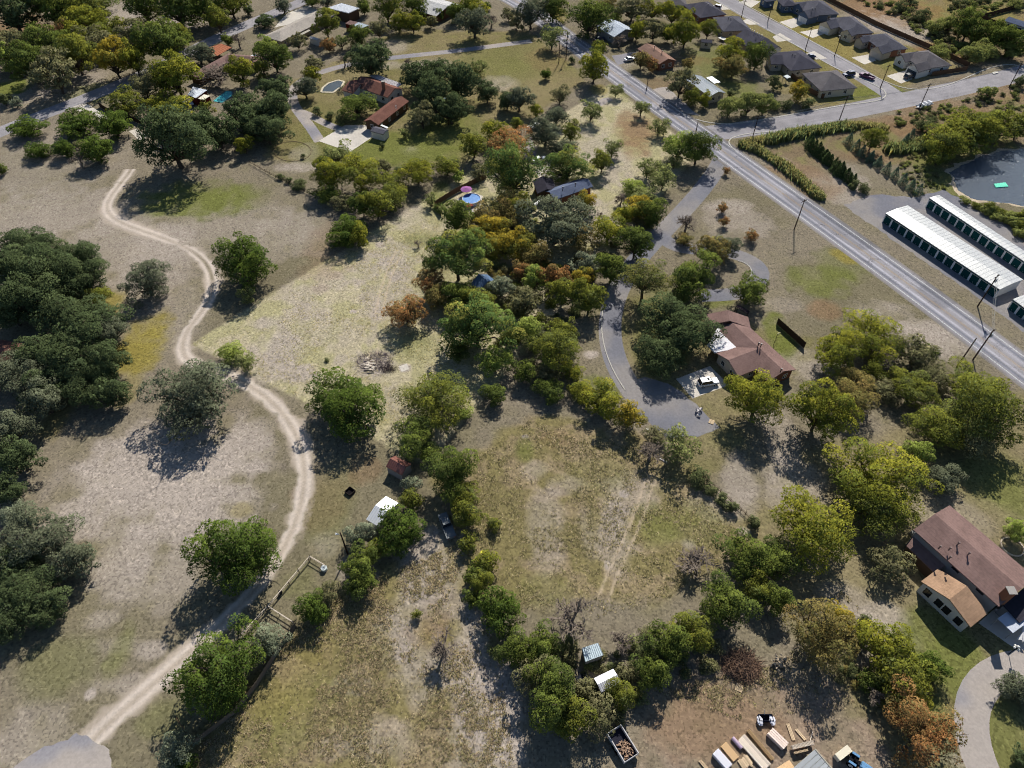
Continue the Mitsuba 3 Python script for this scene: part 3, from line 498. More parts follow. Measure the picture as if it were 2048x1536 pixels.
# the new estate
def estate(label, quad, gables=(), roof=0, wall='brick', gw='brick', hip=(1, 1), door=lin(226, 226, 224, .85), vn=(), extra=()):
    t = thing('estate_house', label, HOUSE); roof = (0, 10, 11, 12)[len(label) % 4]
    block(t, None, None, None, quad=quad, eave=2.8, pitch=.42, hip=hip, roof=roof, wall=wall)
    for q in extra: block(t, None, None, None, quad=q, eave=2.75, pitch=.42, hip=(0, 0), roof=roof, wall=wall)
    for i, gb in enumerate(gables):
        b = block(t, *gb[:3], eave=2.7, pitch=.62, hip=(0, 0), roof=roof, wall=gw, over=.3, win=not gb[3])
        if gb[3]: garage(b, 'end', 1, 0, min(4.8, b['hw'] * 1.6), 2.2, door)
    if vn: vents(t, vn, 5.0, lin(56, 56, 64), .4)
estate('house with dark roof farthest up the near row, cut by the top edge', [(1329, 0), (1334, 13), (1375, 9), (1370, -9)], wall='blue')
estate('grey-roofed house behind the parked white car', [(1361.7, 11), (1408.5, 37.4), (1445, 27), (1420, 1.5)], wall='brick', vn=[(1413, 8), (1417, 10)])
estate('grey-roofed house third from the street corner, near row', [(1426, 39), (1451, 65.6), (1498, 57.8), (1477.8, 28)], wall='tan', vn=[(1457, 36), (1462, 38)])
estate('charcoal-roofed house with a row of white vents and a white gable', [(1473, 82.8), (1495, 93.8), (1535.6, 76.6), (1501, 60)], [((1531, 74.5), (1557, 92), (1536, 94), 0)], roof=0, wall='tan', gw='white', hip=(0, 1))
vents('estate_house_003', [(1500.5, 59.5), (1504.5, 61.7), (1509, 64), (1514, 67), (1519, 70), (1523.5, 72.5)], 5.0, lin(220, 210, 206, .8), .5)
estate('grey-roofed house second from the street corner, near row', [(1538, 110), (1593.4, 143.8), (1632.5, 132.8), (1607.5, 96)], wall='stone', vn=[(1585, 109), (1590, 111)], extra=[[(1535, 131), (1562, 126), (1563, 113), (1539, 108)]])
estate('large grey-roofed corner house of the near row', [(1599.7, 154), (1652.8, 186), (1704, 172), (1677.8, 132.8)], wall='cream', vn=[(1659, 147), (1665, 150)])
estate('dark-roofed house at the top of the far row', [(1514, -3), (1529, 4.7), (1556, 0), (1545, -9)], wall='blue')
estate('house with a small blue-grey roof, second from the top in the far row', [(1556, 6), (1570, 15), (1592, 9), (1582, -6)], wall='blue', gw='blue')
estate('house with dark blue gables and a white garage door, far row', [(1594, 9.4), (1621.5, 36), (1674.7, 24), (1640, -3)], [((1612, 3), (1598, 7), (1607.5, 20), 0), ((1630, 16.5), (1609, 22), (1621.5, 36), 1)], wall='blue', gw='blue', vn=[(1625, 18), (1631, 17)])
estate('twin-gabled tan house with a long grey roof, far row', [(1660, 40), (1704, 73), (1742, 62.5), (1702.8, 29)], [((1672, 37), (1652.8, 42), (1663.7, 57.8), 1), ((1712, 52.5), (1695, 59), (1702.8, 73), 0)], wall='tan', gw='cream')
estate('grey-roofed house with a pinkish brick garage gable, far row', [(1727, 73), (1769.7, 106), (1813, 94), (1768, 64.6)], [((1739, 70.5), (1720, 74.8), (1729, 85), 0), ((1777, 86.4), (1756, 93), (1769, 107), 1)], wall='brick', gw='stone', door=lin(190, 184, 176, .8))
estate('white-walled corner house with a dark garage door, far row', [(1810, 108.8), (1842.8, 142), (1907, 126.7), (1846, 98.6)], [((1836, 102), (1803.7, 109.7), (1812, 124), 0), ((1855, 121.5), (1829, 128.4), (1842.8, 142.8), 1)], wall='white', gw='white', door=lin(60, 70, 80))
t = thing('estate_house', 'white house inside the fenced yard in the upper right corner', HOUSE)
block(t, (2018, 33), (2085, 55), (2035, 50), eave=2.9, pitch=.42, hip=(0, 0), roof=5, wall='white')
# self-storage rows
def storage(label, A, B, E, n, doors=True, eave=2.9):
    t = thing('storage_building', label, 'storage building')
    b = block(t, A, B, E, eave=eave, pitch=.07, wall='white', over=.12, win=False, metal=lin(238, 238, 238, .58), ribs=1.2)
    s = 1 if b['nv'] @ (-b['a']) > 0 else -1; L = b['u1'] - b['u0']; w = L / n; hw = b['hw']
    Y = lambda d0, d1: sorted((s * (hw + d0), s * (hw + d1)))
    add(t, 'eave_trim', b['F'](box(b['u0'], b['u1'], *Y(.0, .18), eave - .42, eave - .2)), lin(34, 70, 72))
    for i in range(n):
        x0 = b['u0'] + i * w; pil = .5 if i % 2 else .16
        sh = .0
        d = cat_([box(x0 + .28, x0 + w - .28, *Y(.003, .04 + .03 * (k % 2)), .02 + k * .22, .02 + (k + 1) * .22) for k in range(10)])
        dk = add(t, 'roll_up_door', b['F'](d), lin(24, 66, 68)); add(dk, 'handle', b['F'](box(x0 + w / 2 - .1, x0 + w / 2 + .1, *Y(.07, .11), .35, .42)), lin(200, 200, 200))
    for i in range(n + 1):
        x0 = b['u0'] + i * w
        for xa in ([(x0 - .26, x0 + .26)] if i % 2 else [(x0 - .2, x0 - .05), (x0 + .05, x0 + .2)]):
            add(t, 'pilaster', b['F'](box(max(b['u0'] - .01, xa[0]), min(b['u1'] + .01, xa[1]), *Y(.004, .09), .0, eave - .44)), lin(226, 228, 232, .85))
    return b
storage('middle storage building with a long white metal roof, fully in view', (1794.5, 416.5), (2024.5, 567), (1771, 426), 14)
storage('farther storage row with dark green doors, along the pond trees', (1869, 392), (2150, 578), (1860, 396.5), 17)
storage('end of a third storage building cut off by the right edge', (2044, 591), (2140, 660), (2028, 600), 6)
# patio things, pool in the lot
t = thing('round_pool', 'round above-ground pool with bright blue water', 'pool'); c = at(943, 397.5, .9); r = 2.55
ring = Point(0, 0).buffer(r + .15, 24).difference(Point(0, 0).buffer(r, 24))
m = extrude(ring, 0, 1.1); m.apply_translation([c[0], c[1], 0]); add(t, 'rim', m, lin(230, 230, 232, .8))
m = extrude(Point(0, 0).buffer(r, 24), .02, .92); m.apply_translation([c[0], c[1], 0]); add(t, 'water', m, lin(20, 120, 200, .8), 'paint')
def umbrella(label, p, r, rgb, h=2.5, n=8):
    t = thing('patio_umbrella', label, 'umbrella'); c = at(*p, h - .25); c[2] = 0
    add(t, 'pole', tube(c, c + [0, 0, h], .04), lin(200, 200, 200)); a = np.arange(n) * 2 * np.pi / n
    for i in range(n):
        k = [c + [0, 0, h], c + [r * np.cos(a[i]), r * np.sin(a[i]), h - .55], c + [r * np.cos(a[(i + 1) % n]), r * np.sin(a[(i + 1) % n]), h - .55]]
        add(t, 'panel', slab(np.array(k), .02), rgb)
umbrella('open pinkish purple patio umbrella by the round pool', (932.5, 376.5), 1.75, lin(196, 132, 196, .6))
def table(label, p, w, d, h, rgb, ang=0., leg=.05):
    t = thing('table', label, 'table'); c = at(*p, h); M = lambda m: frame(m, (c[0], c[1], 0), (math.cos(ang), math.sin(ang)))
    add(t, 'tabletop', M(box(-w / 2, w / 2, -d / 2, d / 2, h - .06, h)), rgb)
    for x in (-1, 1):
        for y in (-1, 1): add(t, 'leg', M(tube((x * (w / 2 - .1), y * (d / 2 - .1), 0), (x * (w / 2 - .1), y * (d / 2 - .1), h - .06), leg)), rgb)
    return c
table('reddish brown square table beside the round pool', (938.5, 410), 1.8, 1.6, .95, lin(150, 80, 66, .8), .5)
t = thing('canopy', 'pale shade canopy over the patio of the two-storey house', 'canopy')
q = flat(t, 'cloth', [(1995, 1237), (2020, 1219), (2058, 1243), (2026, 1266)], 2.5, lin(206, 212, 226, .8), 'matte', .03, posts=lin(160, 160, 160))
t = thing('folded_umbrella', 'crumpled white folded umbrella cloth on the shaded patio', 'umbrella'); c = at(2042, 1265, 1.2)
rg = np.random.default_rng(3)
for i in range(7):
    a = -2.4 + i * .5; add(t, 'fold', hull([c + [0, 0, .5], c + [1.6 * math.cos(a), 1.6 * math.sin(a), -.1 + .1 * (i % 2)], c + [1.5 * math.cos(a + .4), 1.5 * math.sin(a + .4), .2], c + [.1, .1, .3]]), lin(236, 234, 236, .85))
t = thing('globe_lamp', 'lamp post with a cluster of white globes beside the patio', 'lamp'); c = at(2017, 1308)
add(t, 'pole', tube(c, c + [0, 0, 2.6], .06), lin(40, 40, 44))
for i, (x, y, z) in enumerate(((0, 0, 3.0), (.35, .1, 2.6), (-.35, .05, 2.6), (.1, -.35, 2.6), (-.1, .35, 2.6))):
    s = trimesh.creation.icosphere(2, .2); s.apply_translation(c + [x, y, z]); add(t, 'globe', s, lin(240, 236, 228, .85), 'paint', smooth=True); add(t, 'arm', tube(c + [0, 0, 2.35], c + [x, y, z - .15], .025), lin(40, 40, 44))
t = thing('planter_ring', 'ring of pale edging round a bush beside the two-storey house', 'planter'); c = at(2024, 1094)
add(t, 'edging', extrude(Point(c[0], c[1]).buffer(2.0, 20).difference(Point(c[0], c[1]).buffer(1.78, 20)), 0, .22), lin(214, 200, 180, .75))
t = thing('garden_bed', 'large brownish ring of edging round a dry grass bed', 'garden bed'); c = at(585, 303); q = [at(585 + 38 * math.cos(a) , 303 + 20 * math.sin(a))[:2] for a in np.arange(0, 6.28, .26)]
q = Polygon(q); add(t, 'edging', extrude(q.difference(q.buffer(-.14)), 0, .12), lin(124, 108, 88, .8))
# ---------------------------------------------------------------- fences, poles, lines
WOOD = {'dark': lin(74, 62, 54, .8), 'grey': lin(140, 126, 112, .75), 'brown': lin(110, 88, 72, .8), 'pale': lin(196, 180, 164, .8)}
def fence(label, pts, h=1.8, style='grey', sec=2.4, name='fence', cat='fence'):
    t = thing(name, label, cat); line = [at(*p) for p in pts]
    for a, b in zip(line, line[1:]):
        L = np.linalg.norm(b - a); n = max(1, round(L / sec))
        for i in range(n):
            p, q = a + (b - a) * i / n, a + (b - a) * (i + 1) / n; u = (q - p) / np.linalg.norm(q - p); w = np.linalg.norm(q - p)
            ms = []; k = max(3, int(w / .3))
            for j in range(k):
                x0 = .03 + j * (w - .06) / k; d = .012 * (j % 2); ms.append(box(x0, x0 + (w - .06) / k - .012, -.03 + d, .02 + d, .05, h * (1 - .02 * ((j * 7 + i) % 3))))
            add(t, 'panel', frame(cat_(ms), p, u[:2]), WOOD[style], jit=.12)
            add(t, 'post', frame(box(-.05, .05, -.05, .05, 0, h + .06), p, u[:2]), tuple(.85 * np.array(WOOD[style])))
fence('long grey plank fence behind the far row of new houses', [(1640, -6), (1751, 51.5), (1858, 98), (1936, 134.5), (1932, 142), (1861, 153)], style='brown')
fence('dark plank fence around the yard in the upper right corner', [(2075, 6), (1962, 38), (1975, 46), (2075, 84)], 2.0, 'dark')
fence('plank fence with the pool behind it inside the pale lot', [(882.5, 434), (870, 413), (913, 386), (973, 357)], 1.8, 'brown')
fence('low plank fence between autumn trees in the lot', [(926, 459), (954, 476)], 1.6, 'dark')
fence('short dark plank screen standing alone on the lawn', [(1553, 648), (1608, 697)], 1.9, 'dark', name='screen_fence')
fence('dark plank fence along the concrete drive of the upper left', [(200, 214), (225, 230), (262, 240), (290, 253)], 1.8, 'dark')
fence('short brown plank fence beside the upper left lane', [(245, 197), (270, 190)], 1.8, 'brown')
fence('weathered plank fence running down from the pasture pen', [(592, 1254), (560, 1300), (515, 1372), (470, 1428), (386, 1492)], 1.5, 'grey')
fence('plank fence behind the near row of new houses', [(1570, 146), (1600, 170), (1618, 186), (1645, 198), (1652, 192)], 1.8, 'brown')
def rail(label, pts, h=1.15, rgb=lin(214, 200, 184, .8), name='rail_fence', top=.15, posts=True):
    t = thing(name, label, 'fence')
    L = [at(*p) for p in pts]
    for a, b in zip(L, L[1:]):
        u = (b - a) / np.linalg.norm(b - a); w = np.linalg.norm(b - a)
        add(t, 'top_rail', frame(box(0, w, -top / 2, top / 2, h - .06, h), a, u[:2]), rgb)
        add(t, 'lower_rail', frame(box(0, w, -.03, .03, h * .45, h * .45 + .12), a, u[:2]), tuple(.8 * np.array(rgb)))
        for i in range(int(w / 2.6) + 2):
            p = a + u * min(w, i * 2.6); add(t, 'post', tube(p, p + [0, 0, h + (.35 if i % 3 == 0 else 0)], .06), lin(110, 96, 84, .7))
rail('pale top-railed pen fence beside the dirt track', [(486, 1274), (538, 1218), (622, 1118), (652, 1136)])
rail('pale cross rail of the pasture pen', [(537, 1216), (590, 1250)])
rail('weathered wooden rails in the shade at the lower left', [(355, 1438), (386, 1482)], .9, lin(120, 96, 76, .8), top=.12)
rail('thin dark wire fence between the mown field and the red-roofed house', [(500, 327), (540, 350), (585, 372), (625, 392)], .9, lin(96, 84, 66, .7), top=.06)
rail('low field fence running through shrubs below the asphalt drive', [(1395, 945), (1440, 985), (1490, 1030), (1515, 1055)], .9, lin(120, 104, 86, .7), top=.05)
rail('thin wire fence along the upper left lane drive', [(135, 232), (165, 213), (185, 207)], .9, lin(90, 76, 62, .7), top=.06)
POLES = {}
def pole(key, base, top, label, arm=True, lamp=False, rgb=lin(74, 60, 52, .8), trans=False):
    b = at(*base); lo, hi = 1., 30.
    for _ in range(40):
        m = (lo + hi) / 2; lo, hi = (m, hi) if project(b + [0, 0, m])[1] > top[1] else (lo, m)
    h = lo; t = thing('utility_pole', label, 'utility pole'); add(t, 'pole', tube(b, b + [0, 0, h], .17, .11, 8), rgb); POLES[key] = b + [0, 0, h - .4]
    if arm:
        u = np.array([.55, -.83, 0]); v = b + [0, 0, h - .6]; add(t, 'crossarm', frame(box(-1.1, 1.1, -.06, .06, -.07, .07), v, (.83, .55)), rgb)
        for x in (-1, 0, 1): add(t, 'insulator', tube(v + [.83 * x, .55 * x, .07], v + [.83 * x, .55 * x, .28], .06, .03), lin(190, 190, 196))
    if trans: add(t, 'transformer', tube(b + [.3, -.1, h - 2.2], b + [.3, -.1, h - 1.3], .22, n=10), lin(150, 154, 160), 'paint')
    if lamp: add(t, 'lamp_head', hull([b + [-.1, -.1, h - .3], b + [-.9, -.2, h - .25], b + [-.9, .2, h - .25], b + [-.5, 0, h - .05], b + [-.6, 0, h - .4]]), lin(240, 240, 240, .9), 'paint')
def project(p):
    c, s = math.cos(PITCH), math.sin(PITCH); d = np.asarray(p) - [0, 0, CAM_H]
    f = d[1] * c - d[2] * s; w = d[1] * s + d[2] * c; return 1024 + FOC * d[0] / f, 768 - FOC * w / f
pole('a', (1588, 460), (1608, 398), 'utility pole on the mown verge beside the middle of the main road')
pole('b', (1955, 613), (1987, 549), 'utility pole in front of the middle storage building', trans=True)
pole('c', (1945.5, 720), (1986, 659), 'thick utility pole on the near side of the main road, right edge', trans=True)
pole('d', (1913, 735), (1948, 676), 'thin leaning-looking pole beside the thick one at the right edge', arm=False)
pole('e', (1676, 247.5), (1694.8, 192.5), 'utility pole below the large corner house on the side street')
pole('f', (1760, 177), (1777, 129), 'utility pole on the grass corner of the two streets')
pole('g', (1837.5, 219), (1858.5, 167), 'utility pole beside the parked white trailer')
pole('h', (2018, 175), (2045, 126), 'utility pole at the right end of the side street')
pole('i', (1611, 98), (1625, 53), 'utility pole beside the grey house second from the corner')
pole('j', (1482, 38), (1489, 0), 'utility pole beside the third house of the near row')
pole('k', (1504, 279), (1513, 232), 'utility pole on the verge beside the main intersection')
pole('l', (1392, 263), (1394, 243), 'short dark pole at the main intersection', arm=False)
pole('m', (1117.5, 127), (1119.5, 74), 'left one of two utility poles in the field by the road', arm=False)
pole('n', (1132, 118), (1134.5, 63), 'right one of two utility poles in the field by the road', trans=True)
pole('o', (1669, 112), (1675, 70), 'street light pole on the far row lawn', arm=False, lamp=True)
pole('p', (1535.5, 44), (1540, 9), 'street light pole at the top of the far row', arm=False, lamp=True)
pole('q', (695.5, 1108), (685.5, 1066), 'yard light pole with white lamp beside the pasture trees', arm=False, lamp=True)
pole('r', (897, 250), (881, 195), 'lone leaning pole on the lawn of the red-roofed house', arm=False, lamp=True)
pole('s', (1293, 180), (1300, 160), 'short pole at the near kerb across from the tan-roofed house', arm=False)
def wires(label, ka, kb, offs=(-.9, 0, .9), sag=.8, r=.022):
    a, b = POLES[ka], POLES[kb]; ms = []
    for o in offs:
        pts = [a + (b - a) * s + [o * .83, o * .55, -4 * sag * s * (1 - s)] for s in np.linspace(0, 1, 9)]
        ms += [tube(p, q, r, n=4, caps=False) for p, q in zip(pts, pts[1:])]
    solo('power_line', label, 'power line', cat_(ms), lin(150, 150, 150))
wires('power line between the two poles at the right edge', 'b', 'c', (-.5, .1, .4), .3)
wires('power line from the storage pole to the pole on the mown verge', 'c', 'a', sag=1.5)
wires('power line from the mown verge pole to the intersection', 'a', 'l', sag=1.5)
wires('power line along the main road up to the paired poles', 'l', 'n', sag=1.5)
wires('power line along the side street between corner poles', 'k', 'e', sag=1.)
wires('power line along the side street to the trailer pole', 'e', 'g', sag=1.)
wires('power line along the right end of the side street', 'g', 'h', sag=1.)
# ---------------------------------------------------------------- vehicles
def rbox(x0, x1, y0, y1, z0, z1, r):
    return hull([(x, y, z) for x in (x0 + r, x1 - r) for y in (y0, y1) for z in (z0 + r, z1 - r)] + [(x, y, z) for x in (x0, x1) for y in (y0 + r, y1 - r) for z in (z0 + r, z1 - r)] + [(x, y, z) for x in (x0 + r, x1 - r) for y in (y0 + r, y1 - r) for z in (z0, z1)])
def vehicle(label, p0, p1, rgb, kind='suv', cat='car', name='parked_car', z=.8):
    """p0 the rear end and p1 the front end in the photograph."""
    a, b = at(*p0, z), at(*p1, z); u = (b - a)[:2]; u = u / np.linalg.norm(u); c = (a + b)[:2] / 2
    L = {'suv': 4.7, 'car': 4.6, 'pickup': 5.6}[kind]; W = 1.86; h = L / 2; w = W / 2
    t = thing(name, label, cat); F = lambda m: frame(m, (c[0], c[1], 0), u); dk = lin(24, 24, 26)
    body = rbox(-h, h, -w, w, .32, .98, .14)
    if kind == 'pickup':
        body = cat_([rbox(-.3, h, -w, w, .35, 1.08, .14), rbox(-h, -.3, -w, w, .35, .75, .08), box(-h, -.3, -w, -w + .09, .75, 1.12), box(-h, -.3, w - .09, w, .75, 1.12), box(-h, -h + .09, -w, w, .75, 1.12)])
        x = (-.35, -.2, 1.0, 1.55)
    elif kind == 'suv': x = (-h + .12, -h + .5, .35, 1.05)
    else: x = (-h + .5, -h + 1.25, .15, .95)
    zt = 1.74 if kind != 'car' else 1.46
    cab = hull([(xx, y * s, zz) for s in (-1, 1) for xx, y, zz in ((x[0], w - .06, .96), (x[3], w - .06, .96), (x[1], w - .24, zt - .05), (x[2], w - .24, zt - .05))])
    add(t, 'body', F(body), rgb, 'paint', smooth=35)
    add(t, 'cabin_glass', F(cab), bsdf='glass'); add(t, 'cabin_roof', F(rbox(x[1] - .05, x[2] + .05, -w + .2, w - .2, zt - .07, zt + .02, .04)), rgb, 'paint')
    for s in (-1, 1):
        add(t, 'pillar', F(slab([(x[1] - .02, s * (w - .22), zt - .03), (x[1] + .14, s * (w - .22), zt - .03), (x[0] + .2, s * (w - .045), .97), (x[0], s * (w - .045), .97)], .03)), rgb, 'paint')
        for xx in (-h + .85, h - .88):
            k = add(t, 'wheel', F(tube((xx, s * (w - .2), .34), (xx, s * (w + .02), .34), .34, n=14)), dk); add(k, 'rim', F(tube((xx, s * (w + .02), .34), (xx, s * (w + .035), .34), .2, n=10)), lin(170, 170, 174), 'paint')
        add(t, 'headlight', F(box(h - .1, h + .01, s * (w - .32) - .16, s * (w - .32) + .16, .66, .82)), lin(235, 235, 235), 'paint')
        add(t, 'taillight', F(box(-h - .01, -h + .08, s * (w - .24) - .12, s * (w - .24) + .12, .7, .9)), lin(150, 20, 20), 'paint')
    if kind == 'suv': add(t, 'sunroof', F(box(x[2] - .75, x[2] - .3, -.36, .36, zt + .003, zt + .024)), bsdf='glass')
    return t
WH = lin(238, 238, 242, .85)
vehicle('white sport utility car on the concrete pad by the brown house', (1396, 767), (1437, 760), WH)
vehicle('white car beside the pinkish tan-roofed house', (1250, 119), (1270, 115), WH, 'car')
vehicle('dark car parked in tree shade beside the curved metal roof', (1190, 79), (1208, 76), lin(60, 66, 80), 'car')
vehicle('white car parked in the drive near the top of the near row', (1441, 15), (1424, 12), WH, 'suv')
vehicle('dark blue car in the drive of the second corner house', (1627, 111), (1612, 113), lin(52, 62, 110, .8), 'car')
vehicle('blue car in the drive of the large corner house', (1708, 146), (1688, 149), lin(50, 66, 110, .8), 'suv')
vehicle('dark grey car parked in front of the dark garage door', (1811, 154), (1828, 149), lin(80, 84, 92), 'suv')
vehicle('purple pickup truck parked in the subdivision street', (1747, 156), (1722, 147), lin(92, 40, 92, .8), 'pickup', 'pickup truck', 'pickup_truck')
vehicle('white pickup truck behind the lot hedge', (1060, 256), (1083, 250), WH, 'pickup', 'pickup truck', 'pickup_truck')
vehicle('white-topped car beside the dark red shed', (361, 211), (384, 206), lin(220, 222, 230, .8), 'suv')
vehicle('old grey pickup truck under the pasture trees', (905, 1080), (883, 1023), lin(128, 134, 138, .7), 'pickup', 'pickup truck', 'pickup_truck')
vehicle('white car half hidden beside the orange-topped tree', (1071, 319), (1086, 316), WH, 'car')
vehicle('dark car in the shade at the upper left', (322, 36), (348, 30), lin(120, 126, 140, .6), 'car')
# ---------------------------------------------------------------- building yard
def oriented(p0, p1, p2, z):
    """Origin, long direction, length and width of the top face whose corners are p0, p1 (long side) and p2 (next corner after p1)."""
    a, b, c = at(*p0, z), at(*p1, z), at(*p2, z); u = (b - a)[:2]; L = np.linalg.norm(u); u = u / L; nv = np.array([-u[1], u[0]]); w = (c - b)[:2] @ nv
    return a, u, L, w
def boards(label, p0, p1, p2, z, n, rgb, layers=1, name='lumber_stack', cat='lumber', piece='board', jit=.16, z0=.1):
    a, u, L, w = oriented(p0, p1, p2, z); t = thing(name, label, cat); F = lambda m: frame(m, (a[0], a[1], 0), u); rg = random.Random(label)
    y0, y1 = sorted((0, w)); d = (y1 - y0) / n; hh = (z - z0) / layers
    for l in range(layers):
        for i in range(n):
            s = rg.uniform(-.06, .06); add(t, piece, F(box(s, L + s, y0 + i * d + .026, y0 + (i + 1) * d - .026, z0 + l * hh + .006, z0 + (l + 1) * hh - .004)), rgb, jit=jit)
    for x in (.15, .5, .85): add(t, 'bearer', F(box(L * x - .06, L * x + .06, y0, y1, 0, z0)), lin(120, 96, 72, .8))
    return t
Z = lambda x, y: (1380 + x * .18555, 1380 + y * .18555)
PALE, PINE, ORI = lin(228, 214, 198, .95), lin(216, 192, 160, .9), lin(220, 184, 142, .9)
boards('wide stack of long pale boards in the building yard', Z(515, 545), Z(800, 870), Z(880, 800), .55, 6, PALE, 2)
boards('narrow bundle of darker long timbers beside the pale boards', Z(612, 442), Z(880, 762), Z(918, 745), .4, 3, lin(176, 148, 112, .85), 2)
boards('tall stack of pinkish boards standing alone in the yard', Z(838, 470), Z(1008, 636), Z(1068, 570), 1.0, 4, lin(232, 212, 200, .95), 4)
boards('flat stack of orange strand board sheets', Z(332, 610), Z(466, 770), Z(525, 712), .3, 1, ORI, 4, 'sheet_stack', 'sheet stack', 'sheet')
boards('small stack of orange strand board at the bottom edge', Z(925, 850), Z(1000, 960), Z(1105, 800), .3, 1, ORI, 3, 'sheet_stack', 'sheet stack', 'sheet')
boards('stack wrapped in white plastic beside the orange sheets', Z(246, 690), Z(398, 862), Z(462, 800), .95, 1, lin(226, 224, 232, .85), 2, 'wrapped_stack', 'wrapped stack', 'bale')
boards('loose thin planks fanned out on the dirt', Z(1036, 366), Z(1100, 545), Z(1140, 545), .2, 3, PINE, 1)
boards('two planks leaning toward the plank pile', Z(1132, 432), Z(1235, 548), Z(1272, 545), .2, 2, PINE, 1)
boards('single pale plank lying by the plank pile', Z(1318, 448), Z(1288, 545), Z(1300, 548), .2, 1, PALE, 1)
boards('pile of short pale planks on a small trailer', Z(1112, 640), Z(1340, 585), Z(1300, 545), .9, 6, PALE, 2, z0=.4)
boards('second layer of planks below the short plank pile', Z(1130, 690), Z(1280, 655), Z(1275, 630), .8, 3, PINE, 2, z0=.4)
boards('orange planks at the bottom edge below the wide stack', Z(510, 765), Z(575, 860), Z(690, 800), .25, 6, PINE, 1)
boards('pair of long orange planks beside the orange planks', Z(570, 700), Z(660, 830), Z(690, 830), .3, 2, PINE, 1)
boards('small heap of short boards at the lower left of the yard', Z(95, 770), Z(170, 860), Z(210, 850), .25, 4, PINE, 1)
a, u, L, w = oriented(Z(1352, 632), Z(1100, 850), Z(1300, 1080), .7); t = thing('flatbed_trailer', 'grey flatbed trailer with dark gaps between its deck planks', 'trailer'); y0, y1 = sorted((0, w))
F = lambda m: frame(m, (a[0], a[1], 0), u)
n = int((y1 - y0) / .62)
for i in range(n): add(t, 'deck_plank', F(box(.2, L - .2, y0 + i * (y1 - y0) / n + .03, y0 + (i + 1) * (y1 - y0) / n - .03, .6, .7)), lin(186, 190, 194, .75), jit=.08)
add(t, 'frame', F(cat_([box(0, L, y0, y1, .5, .59), box(0, .18, y0, y1, .59, .78), box(L - .18, L, y0, y1, .59, .78)])), lin(190, 184, 170, .75))
for x in (.2, .8): add(t, 'wheel', F(tube((L * x, y0 + .1, .3), (L * x, y0 + .4, .3), .3, n=12)), lin(24, 24, 26))
c = at(*Z(507, 572), .3); t = solo('plastic_roll', 'pink and white plastic-wrapped roll beside the long boards', 'roll', tube(c + [-.55, .75, 0], c + [.55, -.75, 0], .32, n=14), lin(200, 176, 196, .8), 'paint')
def crate(label, p0, p1, p2, z, rgb, name='crate', lid=True):
    a, u, L, w = oriented(p0, p1, p2, z); t = thing(name, label, 'crate'); y0, y1 = sorted((0, w)); F = lambda m: frame(m, (a[0], a[1], 0), u)
    add(t, 'side', F(box(.03, L - .03, y0 + .03, y1 - .03, .1, z - .08)), rgb); add(t, 'lid', F(box(0, L, y0, y1, z - .08, z)), rgb)
    for x in (.1, .5, .9): add(t, 'runner', F(box(L * x - .05, L * x + .05, y0, y1, 0, .1)), lin(150, 120, 90))
crate('cream white crate beside the blue tractor', Z(1562, 690), Z(1620, 762), Z(1745, 650), 1.3, lin(238, 228, 206, .85))
def pallet(label, p, ang, z=.15):
    c = at(*p); t = thing('pallet', label, 'pallet'); F = lambda m: frame(m, (c[0], c[1], 0), (math.cos(ang), math.sin(ang)))
    for i in range(6): add(t, 'slat', F(box(-.55 + i * .19, -.55 + i * .19 + .13, -.6, .6, z - .03, z)), PINE, jit=.1)
    for y in (-.5, 0, .5): add(t, 'runner', F(box(-.55, .53, y - .05, y + .05, 0, z - .03)), PINE)
pallet('wooden pallet lying below the reddish brush pile', (1478, 1376), -.4)
pallet('pale pallet at the edge of the asphalt apron', (1423, 844), -.5)
pallet('pale pallet under the trees below the apron', (1352, 887), -.3)
t = thing('blue_tractor', 'blue tractor at the bottom edge beside the cream crate', 'tractor'); c = at(*Z(1830, 800), .9); ang = math.radians(-38); F = lambda m: frame(m, (c[0], c[1], 0), (math.cos(ang), math.sin(ang))); BL = lin(110, 160, 206, .75)
add(t, 'hood', F(rbox(.05, 2.3, -.55, .55, .7, 1.4, .14)), BL, 'paint'); add(t, 'engine', F(cat_([rbox(-.9, .1, -.35, .35, .6, 1.1, .05), box(-1.5, -.9, -.5, .5, .5, .9)])), lin(36, 38, 44))
add(t, 'seat', F(cat_([rbox(-.9, -.35, -.28, .28, 1.1, 1.25, .05), rbox(-1.0, -.85, -.28, .28, 1.2, 1.7, .05)])), lin(30, 30, 34)); add(t, 'steering_wheel', F(trimesh.creation.torus(.2, .025, 12, 6).apply_translation([-.1, 0, 1.5])), lin(20, 20, 20))
for s in (-1, 1):
    add(t, 'fender', F(rbox(-1.5, -.4, s * .75 - .2, s * .75 + .2, 1.25, 1.38, .05)), BL, 'paint'); k = add(t, 'wheel', F(tube((-.95, s * .58, .68), (-.95, s * .95, .68), .68, n=16)), lin(24, 24, 26)); add(k, 'rim', F(tube((-.95, s * .95, .68), (-.95, s * .97, .68), .36, n=12)), lin(200, 200, 200))
    k = add(t, 'wheel', F(tube((1.5, s * .5, .4), (1.5, s * .75, .4), .4, n=14)), lin(24, 24, 26)); add(k, 'rim', F(tube((1.5, s * .75, .4), (1.5, s * .77, .4), .2, n=10)), lin(200, 200, 200))
c = at(*Z(812, 305), .4); t = thing('tarp_bin', 'black bin draped with white cloth in the building yard', 'bin')
add(t, 'bin', cat_([box(-1.1, 1.1, -.5, -.42, 0, .8), box(-1.1, 1.1, .42, .5, 0, .8), box(-1.1, -1.02, -.42, .42, 0, .8), box(1.02, 1.1, -.42, .42, 0, .8), box(-1.02, 1.02, -.42, .42, .02, .2)]).apply_translation(c * [1, 1, 0]), lin(30, 32, 44))
